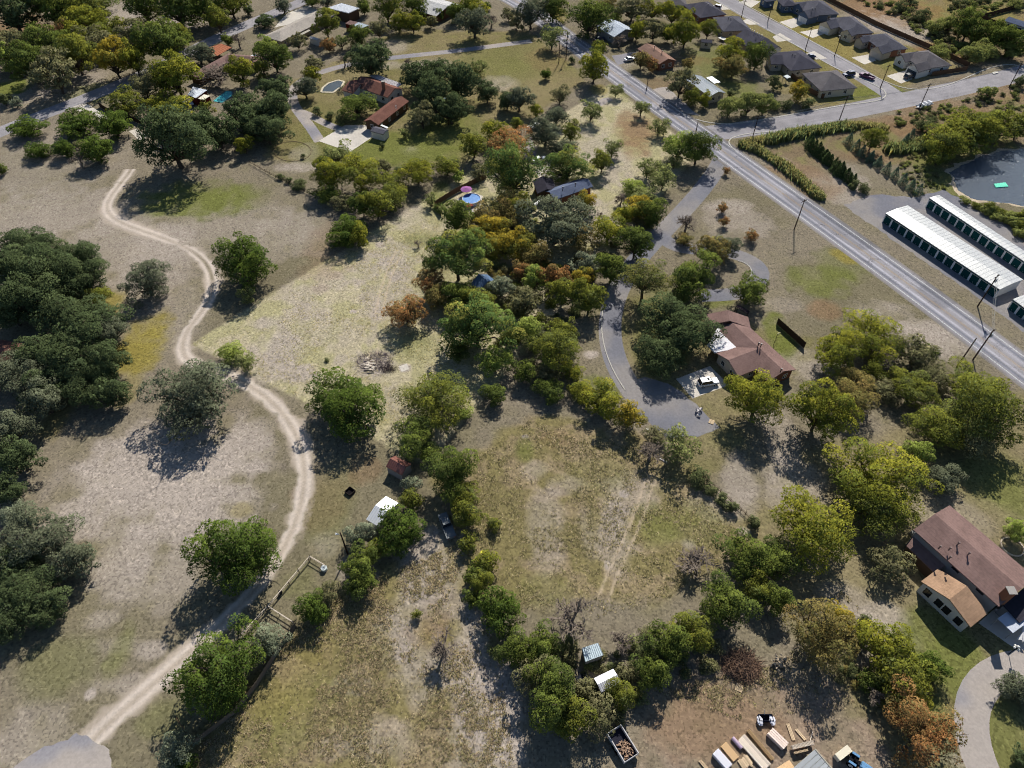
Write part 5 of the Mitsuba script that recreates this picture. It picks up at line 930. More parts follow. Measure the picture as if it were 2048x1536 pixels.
TREES = '''
00 80 100 337 228 oak | dark oak in the extreme upper left corner
00 400 60 298 238 leaf | dark leafy tree second from the upper left corner
00 650 60 317 218 elm | olive-green tree at the top edge left of the bare clearing
00 690 190 267 188 elmy | yellowish tree below the bare clearing at the upper left
00 720 10 298 99 leaf | dark crown cut by the top edge above the clearing
00 1150 50 298 218 leaf | dark leafy tree at the top edge right of the clearing
00 1420 60 327 248 leaf | broad dark tree at the top edge over the shaded car
00 1640 60 238 218 leaf | dark tree at the top edge, third right of the clearing
00 1850 40 238 168 elm | olive-green tree at the top edge nearest the lane
00 1740 155 188 207 elm | green rounded tree on the far bank of the lane
00 1985 85 69 128 oak | narrow dark tree squeezed beside the lane at the top
00 100 390 248 188 drab | brownish faded tree left of the yellow thicket
00 35 490 178 228 lime | light green tree with open trunk at the left edge
00 230 520 248 238 leaf | dark leafy tree between the light green tree and the faded one
00 430 590 287 317 drab | tall faded half bare tree above the lane
00 330 560 149 198 brown | small brownish tree leaning on the tall faded tree
00 540 260 158 128 rust | rusty yellow small tree in the upper left thicket
00 640 310 218 168 elmy | yellow-olive-green tree in the middle of the thicket
00 390 350 257 198 leaf | dark green tree at the thicket's left end
00 600 450 277 228 elm | olive-green tree in the lower left of the thicket
00 760 350 228 168 drab | greyish tree in the middle of the thicket
00 900 480 257 238 gold | golden tree at the front of the thicket above the lane
00 1070 480 218 218 elmy | yellow-green tree right of the golden thicket tree
00 860 260 248 149 elm | olive-green tree at the back of the thicket
00 1080 270 238 168 drab | grey-olive-green tree at the back right of the thicket
00 1300 340 317 257 leaf | large dark tree at the right end of the thicket
00 1440 290 149 168 elm | olive-green tree overhanging the lane at the thicket's end
00 28 800 91 111 shrub | small dark bush at the left edge above the lane
00 125 825 66 60 silver | small grey bush left of the lane
00 1590 435 198 128 oakg | dome-shaped dark tree in front of the orange roof
00 1820 322 89 69 leaf | small green tree behind the orange roof
00 1910 330 99 89 bare | bare grey tree right of the orange roof
00 1400 610 317 248 elmy | large yellow-green tree left of the metal-roofed shed
00 1290 650 178 218 elm | olive-green tree just left of the large yellow-green one
00 1150 690 168 149 drab | pale olive-green tree behind the short brown fence
00 990 830 230 156 elm | bright olive-green tree right of the plank fence by the concrete drive
00 1270 845 174 110 elmy | yellowish tree right of the bright olive one
00 1400 925 331 156 elmy | spreading yellow-green tree above the giant oak
00 1920 580 198 228 elmy | yellowish tree in front of the greyish brown roof
00 1740 605 218 128 bare | bare twiggy tree against the greyish brown roof
00 1640 870 119 101 elm | small olive-green tree at the near end of the turquoise pool
00 1370 1120 515 441 oak | giant dark oak at the foot of the concrete drive
00 1740 1070 266 294 oak | dark oak right of the giant oak
00 1960 900 312 211 oak | broad dark oak right of the turquoise pool
00 2010 1010 230 257 oak | dark oak below the turquoise pool, farthest right of that clump
00 1600 990 220 165 oak | oak crown filling the gap above the giant oak
00 1955 1165 138 165 elmy | yellow-green small tree at the right foot of the oak clump
00 225 1030 211 101 jun | flat-topped small tree nearest the lane on the left lawn
00 300 1210 165 101 jun | small flat tree below the one nearest the lane
00 508 1195 133 110 jun | neat rounded bush on the left lawn, smaller of two
00 615 1010 276 156 jun | spreading small tree on the left lawn beside the concrete drive
00 910 1010 230 174 jun | spreading small tree between drive and giant oak
00 775 1205 230 174 jun | large rounded bush on the left lawn
00 640 1285 119 110 bare | thin bare small tree beside the large rounded bush
00 640 1165 92 64 drab | wispy pale bush between the two rounded bushes
00 5 1360 70 180 leaf | dark green tree edge at the left border of the lawn
10 215 50 114 99 oakg | grey-green tree standing in the lane fork at the top
10 60 175 149 79 oak | dark low bush beside the long pale roof
10 440 8 158 58 leaf | dark tree at the top edge beyond the parking space
10 570 15 108 69 oakg | grey tree at the top edge left of the white flat roof
10 860 60 108 108 leaf | dark tree right of the white flat roof
10 1050 70 218 178 elm | olive-green tree cut by the top edge right of the workshop
10 1280 60 188 149 leaf | dark green tree left of the solar panels
10 1140 180 149 149 elmy | olive-yellow tree, left of a pair below the solar roof
10 1255 180 149 168 elmy | olive-yellow tree, right of a pair below the solar roof
10 1395 175 89 108 drab | small dark faded tree below the solar roof
10 1470 120 79 79 leaf | small dark tree at the right end of the solar roof
10 1720 50 257 128 elmy | bright yellow-green tree right of the solar roof
10 1590 110 128 149 leaf | dark tree under the bright yellow-green tree
10 1850 50 58 69 leaf | dark narrow tree by the top edge and the road
10 1745 190 238 207 oakg | rounded grey-green oak on the lawn above the gravel drive
10 1880 165 89 149 bare | bare grey tree touching the rounded grey oak
10 2020 120 89 149 drab | greyish tree by the main road at the top
10 60 370 168 128 lime | bright yellow-lime tree left of the long pale roof
10 560 190 198 228 elm | olive-green tree in front of the long pale roof
10 330 335 128 108 drab | small pale tree with two thin trunks below the long roof
10 580 365 108 128 rust | rusty-topped small tree below the garden shed
10 685 340 108 89 mesq | pale thin tree right of the rusty-topped tree
10 820 300 168 128 leaf | dark green tree below the rusty shed
10 985 240 128 158 drab | faded tree right of the rusty shed
10 150 470 228 188 leaf | dark tree below the bright lime tree
10 465 520 138 108 drab | pale open tree above the gravel drive bend
10 50 560 128 118 elm | olive-green tree at the left of the drive lawn
10 700 490 89 228 bare | tall dead trunk tree behind the drained pool
10 910 490 317 238 oak | dark oak behind the white patio cover
10 390 710 168 198 oakg | tapering grey-green tree on the drive island
10 450 610 118 128 elmy | bright yellow-green tree behind the drive island tree
10 155 735 248 174 oak | dark oak on the left of the gravel drive
10 120 890 276 294 oak | large dark oak below the gravel drive bend
10 90 1050 276 202 oak | lowest dark oak of the clump left of the gravel drive
10 820 855 276 165 leaf | olive dark tree covering the left of the red roof
10 1440 580 198 168 oak | topmost oak of the big clump right of the red roof
10 1290 630 238 188 oak | left oak of the big clump right of the red roof
10 1600 650 298 257 oak | right oak of the big clump right of the red roof
10 1430 770 312 257 oak | central oak of the big clump right of the red roof
10 1330 940 211 174 drab | dim greyish tree in the shade of the big oak clump
10 1560 880 266 239 oak | lowest oak of the big clump right of the red roof
10 1770 545 138 128 mesq | small open-branched tree on the lawn right of the big clump
10 1850 745 174 147 oak | small rounded oak on the lawn between big clump and hedge
10 2010 810 147 230 oak | dark oak by the thin fence above the lot hedge
10 1215 500 58 168 bare | slender dead tree standing alone above the big clump
10 1180 1065 80 80 mesq | tiny pale tree on the lawn below the big clump
10 490 895 80 60 shrub | first of three round shrubs along the gravel drive, leftmost
10 590 930 70 60 shrub | second of three round shrubs along the gravel drive
10 680 960 91 80 shrub | third of three round shrubs along the gravel drive, nearest the house
10 1010 1165 45 60 shrub | tiny shrub below the white storage shed
10 650 1240 222 161 mesq | pale open tree at the lower edge of the square concrete pad
10 530 1290 92 82 drab | small dull tree left of the pale open tree
10 375 1250 40 40 shrub | small dark shrub inside the brownish edging ring
10 590 1400 280 240 elmy | yellow-green hedge tree at the left end of the lot hedge
10 830 1400 320 250 elmy | yellow-green hedge tree second from the left end of the lot hedge
10 1030 1330 110 110 drab | small grey tree above the hedge trees
10 1140 1360 88 50 shrub | low dark shrub above the lot hedge
10 1090 1460 240 150 elm | olive-green hedge tree third from the left of the lot hedge
10 1290 1380 280 210 elmy | yellowish hedge tree above the pink umbrella
10 1530 1340 225 159 elm | olive-green hedge tree fifth from the left of the lot hedge
10 1740 1170 224 189 elm | olive-green hedge tree sixth from the left of the lot hedge
10 1910 1060 211 165 elmy | yellowish hedge tree seventh from the left of the lot hedge
10 1620 1415 103 94 lime | lime-green bush beside the pink umbrella
10 1785 1375 141 122 drab | pale leafless bush left of the big orange-topped tree
10 200 1415 66 44 shrub | first dark shrub on the thin wire fence
10 265 1442 55 44 shrub | second dark shrub on the thin wire fence
10 345 1480 121 66 shrub | dark shrub clump at the end of the thin wire fence
20 150 120 228 198 oakg | pale grey-green tree beside the main road near the top edge
20 40 170 118 218 drab | dull dark tree left of the pale roadside tree
20 330 70 218 178 leaf | dark tree across the road at the top edge
20 620 155 298 218 leaf | large dark tree over the dark parked car
20 830 110 108 79 lime | pale lime tree behind the curved metal roof
20 760 60 149 118 brown | brownish tree at the top edge above the curved roof
20 960 70 228 168 drab | grey tree at the top edge between the house rows
20 1130 85 188 128 elmy | yellow-green tree behind the grey tree
20 1290 115 178 138 elmy | yellow-green tree close to the white parked car
20 1000 250 158 188 elmy | yellow-green tree right of the curved metal roof
20 1140 250 168 188 drab | greyish tree behind the pinkish tan roof
20 1250 270 118 198 leaf | dark tree between the greyish and the big yellow-green trees
20 1395 250 238 218 elmy | big yellow-green tree behind the little cream shed
20 1570 240 128 128 elm | olive-green tree touching the near row roofs
20 320 310 198 138 mesq | pale yellowish tree beside the paired poles
20 270 600 79 99 jun | small dark upright tree alone on the lawn by the paired poles
20 480 480 49 58 shrub | small dark bush between the poles and the road
20 660 540 248 257 elmy | large yellow-green tree at the roadside by the lot corner
20 690 390 118 99 elm | olive-green tree top behind the large roadside tree
20 860 330 89 188 bare | bare tall tree in front of the curved metal house
20 1035 490 128 108 brown | brown-leaved small tree in front of the pinkish tan roof
20 1120 530 99 118 rust | thin rusty tree in front of the pinkish tan roof
20 1410 515 89 89 brown | small orange-brown tree right of the pinkish tan roof
20 1350 670 228 218 drab | dark drab tree at the gravel pull-in
20 1440 770 138 138 elm | olive-green tree below the drab pull-in tree
20 1545 800 110 110 elmy | olive-yellow tree by the grey metal roof
20 1750 420 248 158 elmy | yellow-green tree behind the near row back fences
20 1770 540 248 158 brown | reddish brown tree in the yard behind the near row
20 1960 460 178 188 leaf | dark green tree beside the white gable house
20 1745 745 60 50 shrub | round dark shrub at the grey metal house corner
20 1740 860 182 151 shruby | light green bush, left of three along the side street
20 1890 840 192 161 shruby | light green bush, middle of three along the side street
20 2020 850 182 151 shruby | light green bush, right of three along the side street
20 60 800 211 211 oakg | grey oak just outside the lot corner by the hedge
20 385 770 147 124 drab | faded tree beside the lot fence near the road
20 190 890 101 138 elmy | yellowish slender tree in the lot hedge near the road
20 35 1000 110 147 elm | olive-green tree at the right end of the lot hedge
20 350 940 202 138 oakg | grey-blue tree behind the white pickup truck
20 270 1060 248 202 oakg | large grey-blue tree beside the white pickup truck
20 390 1190 210 108 oakg | lowest grey-blue tree left of the green lot tree
20 475 1060 156 171 elm | green tree among the grey-blue lot trees
20 630 900 171 163 mesq | open mesquite in the upper part of the lot
20 830 730 111 119 mesq | pale small mesquite at the lot's top corner
20 1035 870 136 154 mesq | mesquite near the road, first from the lot's top corner
20 1180 1020 146 163 mesq | mesquite near the road, second from the lot's top corner
20 1340 1180 239 230 lime | bright lime-green tree inside the lot's right corner
20 1490 1190 266 285 leaf | large fresh green tree overhanging the main road at the lot's right corner
20 1300 1300 119 102 mesq | low pale tree below the lime-green corner tree
20 800 1190 154 146 mesq | greyish mesquite in the middle of the upper lot
20 720 1300 179 171 elm | olive-green open tree right of the blue-roofed house
20 1090 1350 177 196 mesq | mesquite near the lot's right side, middle
20 1210 1440 205 168 mesq | grey-green mesquite at the lot's right side, lower
20 970 1500 191 123 lime | pale lime bush at the lot's right side
20 450 1340 365 255 mix | broad yellow-flecked tree behind the blue slate roof
20 20 1370 404 432 mix | huge green tree with golden flecks left of the blue-roofed house
20 -20 1165 400 250 rust | bright orange tree rising behind the huge green tree
20 1715 1370 60 66 rust | tiny rusty tree near the asphalt drive entrance
30 60 670 108 99 shrub | dark round bush behind the large corner house
30 245 740 138 138 gold | golden brown bush against the back fence of the corner house
30 320 830 101 70 shrub | olive-green bush at the back fence corner
30 150 845 80 60 shrub | dark low bush near the corner house fence, left
30 60 840 91 70 shrub | dark low bush left end of the fence bushes
30 1450 210 128 118 shruby | pale green scrub bush on the open slope
30 1610 210 218 168 leaf | dark green shrub mass left of the walled yard
30 1780 290 198 149 leaf | dark green bush, left one below the fenced yard corner
30 1950 330 218 158 leaf | dark green bush, right one below the fenced yard corner
30 1380 430 128 79 shruby | olive-green scrub bush just beyond the fence end
30 1640 450 158 108 shruby | pale scrub bush below the rusty grass patch
30 1740 410 149 99 shruby | pale scrub bush right of the rusty grass patch
30 1945 425 108 89 shruby | pale round scrub bush near the side street
30 1240 130 118 79 shrub | dark scrub bush on the slope
30 1060 60 89 58 shrub | small scrub bush at the top of the slope
30 1340 230 118 89 shruby | olive-green scrub bush at the middle of the slope
30 1140 20 99 58 shrub | dark scrub bush at the top edge
30 1975 35 108 58 shruby | olive-green scrub bush above the fenced yard
30 2020 650 79 79 shrub | scrub bush at the right end of the side street
30 1760 740 121 80 shruby | low bush on the slope under the side street
30 1500 1110 386 220 elm | wide soft green tree left of the pond's top end
30 1690 1080 239 220 elm | soft green tree second from left behind the pond
30 1640 980 276 138 elm | soft green tree at the back behind the pond, left
30 1850 1010 276 193 elm | soft green tree at the back behind the pond, right
30 2020 1020 165 211 elm | soft green tree behind the pond at the right edge
30 1400 1190 248 211 elm | soft green tree at the pond's left shore
30 1360 1275 128 92 leaf | dark low tree at the pond's left shore
30 1250 1000 121 91 shrub | bush on the slope left of the pond trees
30 840 1120 165 156 elm | green bush at the end of the tall cane
30 770 1510 88 66 shrub | dark bush at the gravel lot corner
30 690 1480 77 66 shrub | dark bush at the near end of the dark cedar row
01 170 450 360 220 oak | uppermost oak of the dense oak wood at the left edge
01 420 520 300 220 oak | second oak from the top of the oak wood
01 640 560 330 260 oak | topmost right oak of the oak wood
01 120 640 330 280 oak | left edge oak of the oak wood, upper
01 420 700 420 330 oak | central upper oak of the oak wood
01 650 720 300 260 oak | right upper oak of the oak wood above the mossy patch
01 260 860 460 380 oak | large oak in the upper left of the oak wood
01 90 960 280 300 oak | left edge oak of the oak wood above the reddish roof
01 690 1080 580 360 oak | largest oak on the right side of the oak wood
01 860 1130 300 280 oakg | grey-green right tip of the oak wood below the mossy patch
01 350 1300 420 260 oak | oak of the wood to the right of the reddish roof
01 600 1330 440 340 oak | central lower oak of the oak wood
01 850 1370 330 300 oak | lower right oak of the oak wood
01 190 1450 400 250 oakg | pale grey oak below the reddish roof
01 480 1500 380 260 oak | oak near the bottom of the oak wood
01 740 1490 380 260 oak | lower right rim oak of the oak wood
01 1170 720 320 250 oakg | lone rounded oak between the oak wood and the dirt track
01 1945 560 420 350 jun | round dense juniper touching the dirt track
01 1985 830 143 187 mesq | pale small tree beside the lot's left corner
01 780 830 200 150 elm | yellowish open crown at the edge of the mossy patch
01 1850 1290 220 160 lime | lime-green shrub inside the lot's left corner
01 1965 1370 176 165 mesq | pale thin shrub inside the lot's left corner
01 20 1500 160 180 oak | oak at the left border below the reddish roof
11 710 90 200 130 drab | shaded grey tree at the left end below the hedge
11 960 110 260 230 elm | olive-green tree on the hedge line beside the lot
11 1090 50 260 180 elm | large olive-green tree on the hedge line beside the lot
11 850 110 200 180 leaf | dark tree on the hedge line beside the lot
11 560 30 220 130 leaf | dark tree under the yellow-green hedge trees
11 720 320 310 220 jun | dense round juniper on the lot's upper boundary
11 830 350 190 170 elmy | yellow bush leaning on the boundary juniper
11 1400 70 112 100 mesq | pale bush at the end of the pool fence
11 1590 220 270 292 leaf | fresh green tree below the round pool
11 1995 165 390 270 brown | orange-brown tree right of the round pool
11 1790 225 177 189 brown | dull brown tree between pool and golden trees
11 2000 130 180 180 elmy | lime-yellow tree right of the orange-brown tree
11 1870 310 316 240 gold | golden tree below the orange-brown tree
11 2000 440 279 228 gold | golden tree in the middle of the autumn wood
11 1610 540 457 431 mix | large green tree with yellow flecks below the plank fence
11 1400 570 138 214 drab | thin faded tree left of the large flecked tree
11 1400 740 254 228 rust | orange tree left of the hidden backyard shed
11 1450 830 228 254 brown | brown tree under the orange tree
11 1200 970 310 260 rust | red-orange tree standing alone in the lot grass
11 1630 840 291 254 leaf | green tree below the hidden backyard shed
11 1770 880 305 254 elm | olive-yellow tree right of the green one
11 1770 1090 596 508 mix | big bushy green tree in the middle of the lot
11 1620 1280 189 163 leaf | small green tree at the left foot of the big bushy one
11 1960 770 203 305 silver | silvery green tree right of the backyard shed
11 1910 1360 280 260 lime | lime-yellow tree at the lot's right boundary, lower
11 2010 1180 163 189 leaf | small green tree at the lot's right boundary
11 567 1345 44 33 shrub | tiny green shrub alone in the lot grass
11 1300 420 60 90 bare | dark leaning dead stump tree in the lot grass
21 60 110 213 213 elmy | yellow-green tree in the autumn wood below the blue roof
21 350 262 533 393 oakg | big grey-green tree in front of the blue slate roof
21 595 85 157 145 gold | golden tree at the right end of the blue slate roof
21 70 420 240 305 gold | golden tree in the middle of the autumn wood, second
21 190 520 228 214 brown | orange-brown tree in the lower autumn wood
21 540 360 329 254 brown | olive-brown tree right of the big grey-green tree
21 770 310 292 235 elmy | yellow tree near the lot's right boundary
21 900 190 190 190 elmy | yellow-green tree near the boundary, above the yellow one
21 1020 130 225 168 gold | golden tree at the lot's right boundary
21 1080 40 219 114 mesq | grey-green tree at the boundary above the golden one
21 185 690 228 240 lime | vivid lime-green tree in the lower autumn wood
21 350 690 240 265 rust | orange tree right of the vivid lime-green tree
21 60 650 177 189 rust | thin orange tree left of the vivid lime-green tree
21 400 810 254 254 elm | olive-green tree below the orange one
21 460 600 138 138 silver | silvery bush in the autumn wood, left of two
21 610 580 189 177 silver | silvery bush in the autumn wood, right of two
21 560 690 163 152 gold | golden bush at the boundary of the autumn wood
21 130 1110 240 240 lime | lime-green tree near the lower right boundary
21 100 880 279 254 drab | grey thin tree above the lower lime tree
21 870 60 90 130 bare | bare grey tree beside the lot's pale strip
21 697 195 60 100 bare | thin bare sapling in the lot's pale strip
21 1130 180 213 213 leaf | dark tree in the boundary hedgerow, first below the drive
21 990 420 270 258 leaf | dark tree in the boundary hedgerow, second below the drive
21 800 620 258 270 leaf | dark tree in the boundary hedgerow, third below the drive
21 620 860 291 305 elm | olive-green tree in the boundary hedgerow, fourth below the drive
21 420 1130 254 265 elm | olive-green tree in the boundary hedgerow, fifth below the drive
21 330 1260 406 367 elm | large olive-green tree in the boundary hedgerow by the pale soil spot
21 480 1440 200 170 elmy | yellow-green bush at the lower end of the hedgerow
21 90 1450 200 190 leaf | dark tree at the lower end of the hedgerow, left
21 250 1450 240 190 drab | greyish tree at the lower end of the hedgerow, middle
21 1065 690 390 330 wil | tall willow-like tree with a bare trunk inside the drive curve
21 1430 710 420 360 leaf | large dark green tree inside the drive curve
21 1370 1110 570 440 oak | huge spreading oak over the drive and the brown house
21 1200 1330 382 315 oak | lower left lobe oak beside the huge spreading oak
21 1590 480 270 250 brown | brown-tinted tree by the loop drive
21 1730 440 190 180 oakg | grey-green tree behind the brown-tinted one
21 1400 270 160 150 bare | bare tree at the fork of the asphalt drive
21 1380 390 150 110 brown | low rusty bush on the drive fork island
21 1890 800 280 230 leaf | dark tree behind the brown ranch house
21 1685 130 90 90 rust | small rusty tree on the lawn, leftmost of three
21 1700 240 80 90 rust | small rusty tree on the lawn, lower of three
21 1918 350 110 90 rust | small rusty tree on the lawn, right of three
21 1950 1360 150 120 oakg | small dark tree in front of the mauve roof
21 1270 880 143 66 shrub | low dark shrub beside the huge spreading oak
21 1760 1490 110 80 brown | purplish shrub at the corner of the brown ranch house
31 550 1290 380 320 elmy | yellow-green tree below the dark plank screen
31 830 1160 420 300 elmy | bright yellow-green tree nearest the main road
31 1180 1290 270 220 drab | grey-olive-green tree right of the bright roadside tree
31 1275 1300 130 140 leaf | small dark green tree at the right of the roadside clump
31 900 1430 240 150 elm | olive-green tree below the roadside clump, left
31 1330 1480 260 160 drab | faded tree below the roadside clump, right
31 700 1510 260 150 brown | brown-olive-green tree below the roadside clump
31 1660 1570 380 160 elm | olive-green thicket tree near the thick pole
31 960 1400 150 170 bare | bare shrub in the middle of the roadside clump
02 1530 140 650 520 oakg | spreading grey oak beside the dirt track bend
02 860 90 260 240 oak | bottom right oak of the oak wood
02 350 130 300 260 oakg | pale oak at the bottom of the oak wood
02 90 380 300 260 oakg | grey-green oak on the left border below the oak wood
02 150 600 290 300 oak | oak on the left border above the pale sage bush
02 60 850 220 220 oak | oak at the left border beside the pale sage bush
02 130 1030 220 143 silver | pale sage bush above the lower left oaks
02 250 1240 470 320 oakg | large grey-green oak of the lower left clump
02 560 1430 310 280 oakg | right oak of the lower left clump
02 120 1450 330 280 oak | left oak of the lower left clump
02 1890 1370 590 560 jun | big dense round juniper beside the lower dirt track
12 740 170 620 440 jun | wide bushy juniper at the lot's bottom boundary
12 1430 120 530 420 elm | large open tree in the lot's bottom corner
12 1290 430 400 300 leaf | green bushy tree at the lot's bottom corner
12 1400 560 150 120 lime | pale lime bush at the lot's bottom corner
12 1660 240 140 120 lime | yellow-lime bush at the lot's lower right boundary
12 1560 700 420 420 leaf | big green tree just outside the lot's bottom corner
12 1660 900 260 250 elm | olive-green tree above the old pickup truck
12 1245 810 160 150 silver | pale grey bush behind the red ribbed shed
12 1235 925 180 170 elm | green tree right of the bright white shed roof
12 1120 1185 370 330 jun | dense dark green tree below the bright white shed
12 1680 1050 240 240 elm | olive-green tree right of the old pickup truck
12 1700 1270 170 150 elm | small olive-green tree below the old pickup truck
12 820 1210 209 209 silver | silvery bush beside the yard light pole
12 960 1330 200 170 elm | olive-green bush below the silvery bush
12 820 1450 280 200 leaf | green tree at the pasture corner by the silvery bush
12 1910 1120 130 120 elm | small lone tree in the middle field's left side
12 1840 1420 190 160 elmy | yellow-green bush on the field hedge
12 1750 1510 170 160 leaf | green bush below the yellow-green hedge bush
12 1900 90 200 180 leaf | dark tree outside the lot's lower right boundary
22 300 60 240 190 leaf | dark tree at the top left of the middle field
22 560 70 230 190 elmy | yellow-green tree at the top of the middle field
22 740 140 340 300 elmy | large yellow-green tree beside the asphalt apron
22 940 270 250 260 gold | golden-olive-green tree at the apron's left corner
22 1150 420 180 150 drab | faded wispy tree under the apron
22 1110 560 180 200 bare | grey bare thicket below the apron
22 1350 510 308 297 mesq | yellowish feathery tree at the apron's lower edge
22 1500 760 176 132 shrub | dark bush on the low field fence, first from the top
22 1590 850 110 88 shrub | dark bush on the low field fence, second from the top
22 1680 920 110 88 shrub | dark bush on the low field fence, third from the top
22 1760 985 110 104 shrub | dark bush on the low field fence, fourth from the top
22 1940 1110 99 121 shrub | dark bush at the lower end of the low field fence
22 1470 1430 240 210 bare | purplish grey bare tree at the lower right of the middle field
22 1850 1400 380 290 leaf | green tree right of the purplish bare tree
32 -80 130 450 420 elmy | round yellow-green tree right below the brown ranch house, left of two
32 420 230 450 450 elmy | round yellow-green tree right below the brown ranch house, right of two
32 680 110 370 290 brown | brownish olive-green tree behind the two round trees
32 950 40 220 160 drab | dull tree behind the brownish olive one
32 1150 50 340 190 elm | olive-green tree at the top of the eastern thicket
32 1400 340 430 320 elm | olive-green tree in the eastern thicket, left
32 1760 240 460 420 elm | large olive-green tree in the eastern thicket, right
32 1620 420 330 260 drab | dull tree in the shade of the eastern thicket
32 1190 560 210 210 lime | small bright lime tree below the eastern thicket
32 860 750 600 440 elmy | wide yellow-green tree left of the two-storey house
32 370 1190 590 470 elmy | wide yellow-green tree lower left of the two-storey house
32 880 1010 460 280 elm | olive-green tree between the two wide yellow-green ones
32 1400 760 260 170 oakg | small grey tree above the mauve two-storey roof
32 1990 1190 180 170 lime | small lime bush inside the pale edging ring
32 60 1430 310 260 leaf | green tree in the hedgerow above the brush pile
32 980 1430 300 200 drab | dull shaded tree near the two-storey house
03 1750 780 550 590 jun | tall bushy green tree inside the pasture pen
03 1440 1400 242 198 silver | silvery bush at the bottom edge by the plank fence
03 1480 1500 150 110 jun | green bush below the silvery one at the bottom edge
03 180 130 360 260 oak | lower left clump oak, bottom left
03 400 240 270 240 oak | lower left clump oak, bottom right
03 110 330 280 250 oak | lowest oak of the lower left clump
13 120 540 264 264 silver | silvery bush against the plank fence
13 450 280 240 250 jun | green tree beside the pen's cross rail
13 560 150 200 190 drab | grey open bush behind the pen tree
13 850 60 250 200 leaf | green bush at the top of the lower field
13 1790 60 210 240 elm | olive green bush on the hedge right of the lower field
13 1730 190 140 140 leaf | dark green bush on the hedge, lower
13 1950 300 330 280 jun | dense green tree on the hedge right of the lower field
13 1280 310 80 110 elm | tiny slim tree alone in the lower field
13 1500 560 220 240 bare | bare brown tree in the lower field
13 1920 620 132 132 mesq | pale small bush beside the hedge
23 30 600 260 330 leaf | green tree left of the shaded metal shed
23 210 560 290 330 leaf | dark green tree beside the shaded metal shed
23 500 360 330 270 bare | large grey bare tree above the shaded metal shed
23 190 800 320 170 drab | pale drab tree lower left of the shaded shed
23 330 960 480 350 leaf | big green tree left of the white gable shed
23 460 1110 320 290 elm | olive-green tree below the big green one
23 690 1130 280 240 drab | grey olive-green bush above the dump trailer
23 880 960 230 270 elm | olive-green tree in front of the white gable shed
23 1240 570 330 300 leaf | green tree of the hedgerow above the yard, left
23 1100 790 270 330 leaf | green tree right of the white gable shed
23 1420 430 330 270 elm | olive green tree of the hedgerow above the yard
23 1700 240 390 340 leaf | large green tree of the hedgerow above the yard
23 1960 110 250 240 elm | olive-green tree of the hedgerow, right end
23 900 560 180 150 bare | small bare brown tree behind the white gable shed
23 560 920 170 200 drab | grey twiggy bush beside the dark trailer
33 60 210 230 330 leaf | dark green tree left of the orange tree row
33 430 490 450 460 brown | large orange-brown tree above the building yard
33 570 330 200 170 gold | golden green tree top behind the orange-brown tree
33 740 450 150 160 elmy | lime-olive-green bush right of the orange-brown tree
33 950 560 380 350 elmy | yellow-olive-green tree at the middle of the tree row below the house
33 1060 850 350 340 elm | green tree in the lower part of the tree row below the house
33 820 850 170 130 leaf | dark green bush in the lower part of the tree row
33 1310 740 200 200 jun | small dark green tree standing apart on the lawn
33 900 930 170 130 bare | small grey bare bush in the tree row
33 1180 1010 220 150 elmy | yellowish bush near the end of the tree row
33 1220 1230 470 370 rust | rusty brown tree at the end of the tree row
33 1960 890 200 180 oakg | small dark oak beside the curved driveway
33 2050 960 150 200 oakg | dark oak at the right edge inside the driveway curve
33 2040 1470 140 100 oak | dark foliage at the right edge, bottom
'''
for ln in TREES.strip().splitlines():
    head, lab = ln.split(' | '); tl, X, Y, W, H, kd = head.split()
    tree(int(tl[0]) * 512 + int(X) / 4, int(tl[1]) * 384 + int(Y) / 4, int(W) / 4, int(H) / 4, kd, lab)
ORD = 'first second third fourth fifth sixth seventh eighth ninth tenth eleventh twelfth thirteenth fourteenth fifteenth'.split()
for i, (x, y) in enumerate(((655, 1110), (715, 1160), (760, 1205), (830, 1250), (890, 1290), (960, 1340), (1025, 1380), (1090, 1430), (1155, 1480), (1215, 1515))):
    tree(1536 + x / 4, y / 4, 16, 21, 'spruce', f'small bluish spruce in the row by the pond, {ORD[i]} from the far end', 'small bluish spruces planted in a row')
for x, y in ((1105, 1120), (1150, 1085)): tree(1536 + x / 4, y / 4, 16, 26, 'spruce', 'grey spruce standing apart near the pond trees, %s' % ('left' if x == 1105 else 'right'))
rg_ = random.Random(6)
for i in range(15):
    f = i / 14; tree(1536 + (330 + 360 * f) / 4 + rg_.uniform(-2, 2), (1120 + 320 * f) / 4 + rg_.uniform(-1.5, 1.5), rg_.uniform(14, 23), rg_.uniform(17, 27), 'cedar', f'dark cedar in the dense row between field and spruces, {ORD[i]} from the far end', 'dark cedars planted in a dense row')
